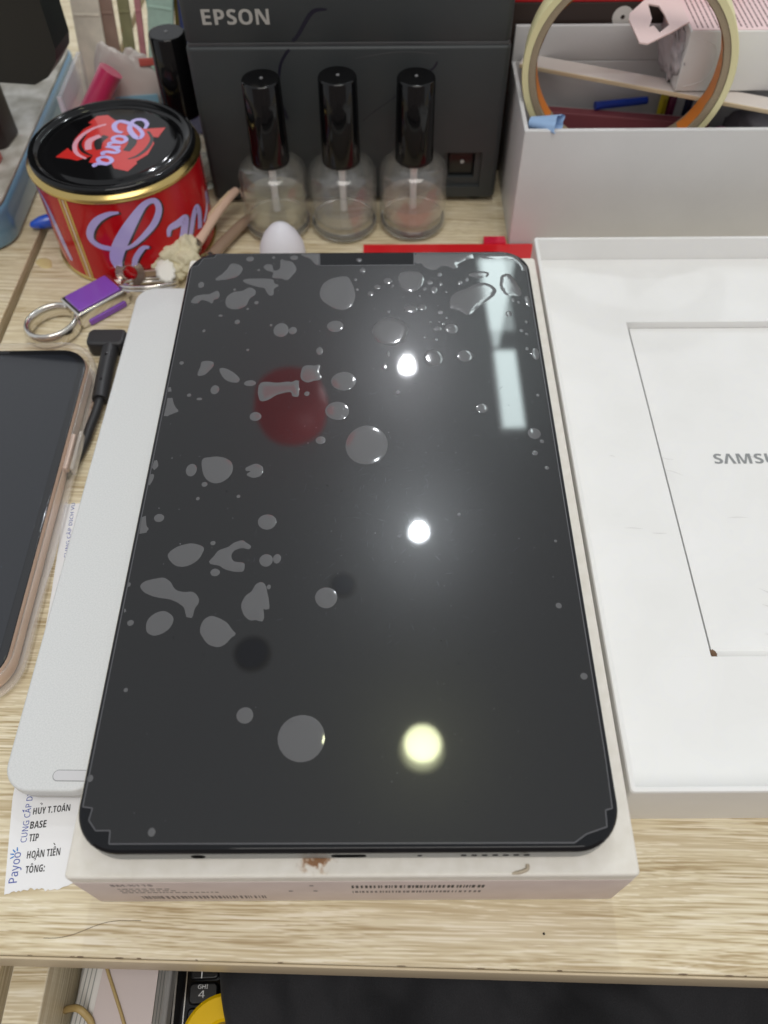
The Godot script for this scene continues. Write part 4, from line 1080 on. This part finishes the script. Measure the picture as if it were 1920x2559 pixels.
func key_bunch() -> void:
	# purple fob with its steel frame and D-ring
	var f := thing("key_fob", "purple and steel key fob with oval ring lying before the red tin", "key fob", V(-111.0, 0, -119.2), Vector3(0, 43.5, 0))
	add(f, "steel_frame", slab(23.5, 7.4, 14.6, 1.2, 0.8), M.steel, V(0, 0.2, 1.0))
	add(f, "purple_plate", slab(19.4, 0.9, 12.0, 0.8, 0.35), coat(mat(0.23, 0.07, 0.48, 0.4), 0.12, 0.6), V(-0.2, 7.5, 1.0))
	add(f, "purple_plate", slab(17.5, 0.9, 2.6, 0.8, 0.35), coat(mat(0.23, 0.07, 0.48, 0.4), 0.12, 0.6), V(0.5, 1.8, 8.1), Vector3(90, 0, 0))
	var oval := []
	for i in 28:
		var a := TAU * i / 28
		oval.append(Vector3(-20.4 + 10.2 * cos(a), 3.7, 1.4 + 9.0 * sin(a)))
	add(f, "oval_ring", tube(PackedVector3Array(oval), 1.45, 12, true, 2.4), M.steel)
	add(f, "hinge_pin", lathe([[1.0, 0], [2.0, 0.2], [2.0, 5.2], [1.0, 5.6]], 18), M.steel, V(12.6, 1.6, -1.0))
	add(f, "hinge_pin", lathe([[1.0, 0], [1.8, 0.2], [1.8, 4.6], [1.0, 5.0]], 18), M.steel, V(12.8, 1.8, 4.4))
	# split ring, lying tilted from the fob to the tablet box
	var r := thing("split_ring", "thin steel split ring leaning between key fob and tablet box", "ring", V(-89.0, 5.6, -125.4), Vector3(-26, 4, 0))
	for k in 2:
		var loop := []
		for i in 36:
			var a := TAU * i / 36
			loop.append(Vector3(11.8 * cos(a), k * 1.5, 8.2 * sin(a)))
		add(r, "wire_coil", tube(PackedVector3Array(loop), 0.75, 9, true), M.steel)
	# a key with a round hole, standing on edge behind the ring
	var k1 := thing("steel_key", "steel key with round hole on the split ring before the tin", "key", V(-97.5, 0.4, -132.2), Vector3(0, 6, 0))
	add(k1, "bow", lathe([[3.0, -0.9], [6.0, -0.9], [6.3, 0], [6.0, 0.9], [3.0, 0.9], [2.8, 0]], 32, false, false), mat(0.55, 0.45, 0.40, 0.25, 1.0), V(0, 7.0, 0), Vector3(70, 0, 0))
	add(k1, "blade", block(20, 3.0, 1.6, 0.3), mat(0.50, 0.40, 0.35, 0.3, 1.0), V(15.0, 4.6, 0))
	# cream fabric flower charm
	var ch := thing("fabric_charm", "crumpled cream fabric flower charm in front of the red tin", "charm", V(-81.0, 0, -142.0))
	var cream := grain(mat(0.82, 0.77, 0.58, 0.8), 81, 0.05, 24, Color(0.84, 0.82, 0.76), Color.WHITE, 0.03)
	for p in [[0, 9.5, 0, 8.2, 0], [-6.5, 8.0, 2.0, 5.4, 1], [4.8, 10.5, -3.0, 6.6, 2], [6.5, 8.0, 4.0, 5.8, 3], [-2.5, 12.0, -5.0, 6.4, 4], [1.5, 6.0, 7.0, 4.6, 5]]:
		add(ch, "petal", lump(Vector3(p[3], p[3] * 0.85, p[3] * 0.95), 0.45, 0.11, 20 + int(p[4])), cream, V(p[0], p[1], p[2]), Vector3(p[4] * 31.0, p[4] * 57.0, 0))
	var sh := thing("white_shell", "small ribbed white shell charm lying before the cream flower", "shell", V(-82.0, 7.2, -131.2), Vector3(28, 20, 10))
	var ribs := []
	for i in 9:
		var y := i / 8.0
		var rg := PackedVector3Array()
		for j in 40:
			var a := TAU * j / 40
			var rad := (1.1 + 3.2 * sqrt(y)) * (1.0 + 0.07 * sin(a * 11.0)) if i < 8 else 2.6
			rg.append(Vector3(rad * cos(a), y * 2.0 + 0.1, -4.0 + y * 4.0 + rad * 1.35 * sin(a)))
		ribs.append(rg)
	add(sh, "ribbed_shell", loft(ribs, true, true, 95.0), mat(0.80, 0.79, 0.72, 0.35))
	# pale doll-arm shaped key cover and a clear one under it
	var st := thing("peach_charm_stick", "long peach plastic charm stick pointing from the cream flower to the bottles", "charm", V(-72.0, 9.0, -150.0))
	add(st, "stick", tube(smooth_path([Vector3(0, 0, 0), Vector3(3.5, 1.2, -9), Vector3(8.0, 2.2, -20), Vector3(12.0, 2.4, -29), Vector3(14.5, 2.2, -34)], 6), 3.4, 14, false, 0.8, 0.55), mat(0.74, 0.52, 0.40, 0.35))
	add(st, "ridge", tube(smooth_path([Vector3(-0.5, 2.6, -1), Vector3(3.0, 3.7, -9), Vector3(7.6, 4.3, -20), Vector3(12.0, 4.1, -30)], 6), 0.6, 8), mat(0.72, 0.55, 0.36, 0.35))
	add(st, "steel_collar", lathe([[2.0, -1.5], [3.9, -1.3], [4.1, 0], [3.9, 1.3], [2.0, 1.5]], 24), M.steel, V(-1.2, -0.2, 2.6), Vector3(80, -18, 0))
	var cs := thing("clear_charm_stick", "clear brownish charm stick under the peach one by the tablet corner", "charm", V(-66.0, 3.4, -147.0))
	add(cs, "stick", tube(smooth_path([Vector3(0, 0, 0), Vector3(4.5, 0.6, -9), Vector3(10.5, 0.8, -20), Vector3(15, 0.8, -27)], 6), 3.0, 14, false, 0.8, 0.8), mat(0.30, 0.21, 0.15, 0.2))
	add(cs, "steel_collar", lathe([[1.8, -1.3], [3.5, -1.1], [3.6, 0], [3.5, 1.1], [1.8, 1.3]], 24), M.steel, V(-0.8, 0.2, 2.0), Vector3(80, -25, 0))

func small_things() -> void:
	var sp := thing("white_sponge", "white egg-shaped sponge tip standing behind the tablet's top edge", "sponge", V(-34.6, 0, -147.0))
	add(sp, "sponge", lathe([[6.0, 0], [9.0, 1.5], [10.0, 5.0], [9.4, 9.6], [7.2, 14.6], [4.3, 18.2], [1.9, 19.8], [0.3, 20.1]], 36, true, true, 95.0), grain(mat(0.80, 0.79, 0.84, 0.85), 91, 0.2, 12, Color(0.94, 0.94, 0.95), Color.WHITE, 0.01))
	var rc := thing("red_card_sleeve", "flat bright red card sleeve lying on the desk behind the tablet", "card", V(37.6, 0, -146.0))
	var red := coat(mat(0.66, 0.006, 0.012, 0.4), 0.15)
	add(rc, "sleeve", prism(flat2([-37.4, -11.4, 37.6, -11.2, 36.0, 4.0, 33.0, 12.0, -37.0, 12.0]), 0.1, 1.6), red)
	add(rc, "tab", prism(flat2([16.2, -15.6, 25.6, -15.6, 26.0, -11.0, 15.8, -11.0]), 1.0, 2.4), coat(mat(0.66, 0.01, 0.05, 0.4), 0.15))
	var nb := thing("blue_nozzle_cap", "bright blue pointed nozzle cap on the desk left of the red tin", "cap", V(-141.5, 3.2, -174.5), Vector3(0, 25, 90))
	add(nb, "cone", lathe([[0.6, 10.0], [1.6, 9.0], [2.8, 5.0], [3.1, 0.0], [3.1, -4.0], [2.6, -4.6]], 28, true, true, 95.0), coat(mat(0.008, 0.10, 0.72, 0.3), 0.1))

func left_corner() -> void:
	# low pale blue case with a grubby white top
	var c := thing("blue_case", "low blue plastic case with grubby white top at the left edge", "case", V(-196, 0, -232), Vector3(0, 0.0, 0))
	add(c, "case_body", slab(82, 17.4, 156, 14, 2.5, 10), coat(mat(0.115, 0.26, 0.40, 0.35), 0.15), V(0, 0.1, 0))
	add(c, "white_top", slab(79.6, 1.6, 153.6, 13, 0.5, 10), grain(mat(0.66, 0.64, 0.60, 0.5), 101, 0.012, 120, Color(0.62, 0.60, 0.55), Color.WHITE), V(0, 17.3, 0))
	# black monitor standing on it
	var m := thing("black_monitor", "corner of a black monitor standing on the blue case", "monitor", V(-172, 19.0, -212), Vector3(0, -8, 0))
	var outline := flat2([-70, 120, -70, 30.0, 33.0, 30.4, 40.0, 34.0, 46.0, 41.0, 47.4, 46.0, 47.4, 120])
	add(m, "housing", prism(outline, 0, 16), grain(mat(0.008, 0.009, 0.010, 0.45), 103, 0.2, 20, Color(0.8, 0.8, 0.8), Color.WHITE), V(0, 0, 8.0), Vector3(-90, 0, 0)).transform = Transform3D(Basis(Vector3(1, 0, 0), Vector3(0, 0, 1), Vector3(0, 1, 0)), V(0, 0, -12.0))
	add(m, "stand", slab(34, 32, 18, 4, 1.0), mat(0.02, 0.012, 0.012, 0.4), V(-8, 0.0, -2.0))
	var rb := thing("red_clip", "small red clip under the black monitor on the white top", "clip", V(-166.5, 18.9, -196))
	add(rb, "clip_body", slab(5.0, 5.5, 6.0, 1.4, 0.6), mat(0.55, 0.12, 0.10, 0.4))
	# clear stand and the packets leaning in it
	var ac := thing("acrylic_holder", "clear acrylic holder wall beside the packets behind the red tin", "holder", V(-133.0, 0, -228), Vector3(0, 0, 0))
	add(ac, "side_wall", block(2.0, 42, 40, 0.4), clear(0.85, 0.86, 0.95, 0.35, 0.05))
	add(ac, "front_edge", block(2.1, 42, 0.8, 0.2), mat(0.62, 0.60, 0.70, 0.3), V(0, 0.02, 20.5))
	var list := [
		["cream_card", "tall cream card leaning behind the red tin, nearest the monitor", "card", -127.6, -244, 13.0, 92, 1.4, 0.90, 0.83, 0.70, -1.0],
		["brown_card", "dull brown card behind the red tin, beside the cream card", "card", -118.0, -246, 7.0, 92, 1.4, 0.36, 0.24, 0.19, 0.0],
		["olive_card", "olive green card behind the red tin, beside the brown card", "card", -111.4, -247, 5.4, 92, 1.4, 0.30, 0.29, 0.15, -1.5],
		["rose_card", "thin rose-red card behind the red tin, beside the olive card", "card", -106.6, -248, 3.0, 92, 1.2, 0.60, 0.26, 0.28, -3.0],
		["mint_packet", "pale mint plastic packet behind the fourth bottle's cap", "packet", -102.0, -252, 12.0, 92, 2.4, 0.50, 0.72, 0.62, -8.0],
		["teal_box", "teal green box behind the fourth bottle's cap", "box", -97.6, -256, 10.0, 92, 6.0, 0.01, 0.42, 0.38, -2.0],
		["mustard_stick", "thin mustard stick between teal box and printer", "stick", -91.4, -258, 2.4, 92, 2.4, 0.24, 0.17, 0.03, -4.0],
		["navy_box", "navy blue box between mustard stick and printer", "box", -83.0, -258, 11.0, 90, 6.0, 0.05, 0.075, 0.24, -2.0],
	]
	for q in list:
		var t := thing(q[0], q[1], q[2], V(q[3], 0, q[4] + 7.0), Vector3(-18, 0, q[11]))
		var m2 := grain(mat(q[8], q[9], q[10], 0.45), 111, 0.015, 90, Color(0.86, 0.86, 0.86), Color.WHITE)
		add(t, "front_panel", block(q[5], q[6], q[7], 0.3), m2)
		add(t, "edge_strip", block(q[5] * 0.9, 1.2, q[7] + 0.4, 0.1), m2, V(0, q[6] * 0.62, 0))
	var pt := thing("pink_tube", "hot pink squeeze tube leaning behind the red tin", "tube", V(-130.0, 2.0, -226.0), Vector3(0, 0, 0))
	add(pt, "tube_body", tube(PackedVector3Array([Vector3(-7, 8, 4), Vector3(-4, 15, 2), Vector3(8, 30, -3), Vector3(15, 39, -6)]), 5.4, 18, false, 1.0, 1.0), coat(mat(0.58, 0.035, 0.13, 0.4), 0.15))
	add(pt, "tube_dot", lump(Vector3(1.0, 1.0, 0.6), 0.3, 0.3, 2, 8), mat(0.30, 0.01, 0.04, 0.4), V(-0.3, 19.5, 6.4))
	var pb := thing("clear_sachet", "crinkled whitish plastic sachet behind the pink tube", "sachet", V(-111.0, 0, -236.0), Vector3(-10, 8, 0))
	add(pb, "crinkled_film", lump(Vector3(15, 24, 2.2), 0.35, 0.10, 14), mat(0.58, 0.53, 0.50, 0.25), V(0, 23, 0))
	add(pb, "blue_print", block(20, 9, 0.5, 0.2), mat(0.20, 0.40, 0.52, 0.35), V(3.0, 17, 2.6))
	add(pb, "red_print", block(7, 3.4, 0.5, 0.2), mat(0.55, 0.12, 0.10, 0.35), V(11.0, 38.0, 1.4))
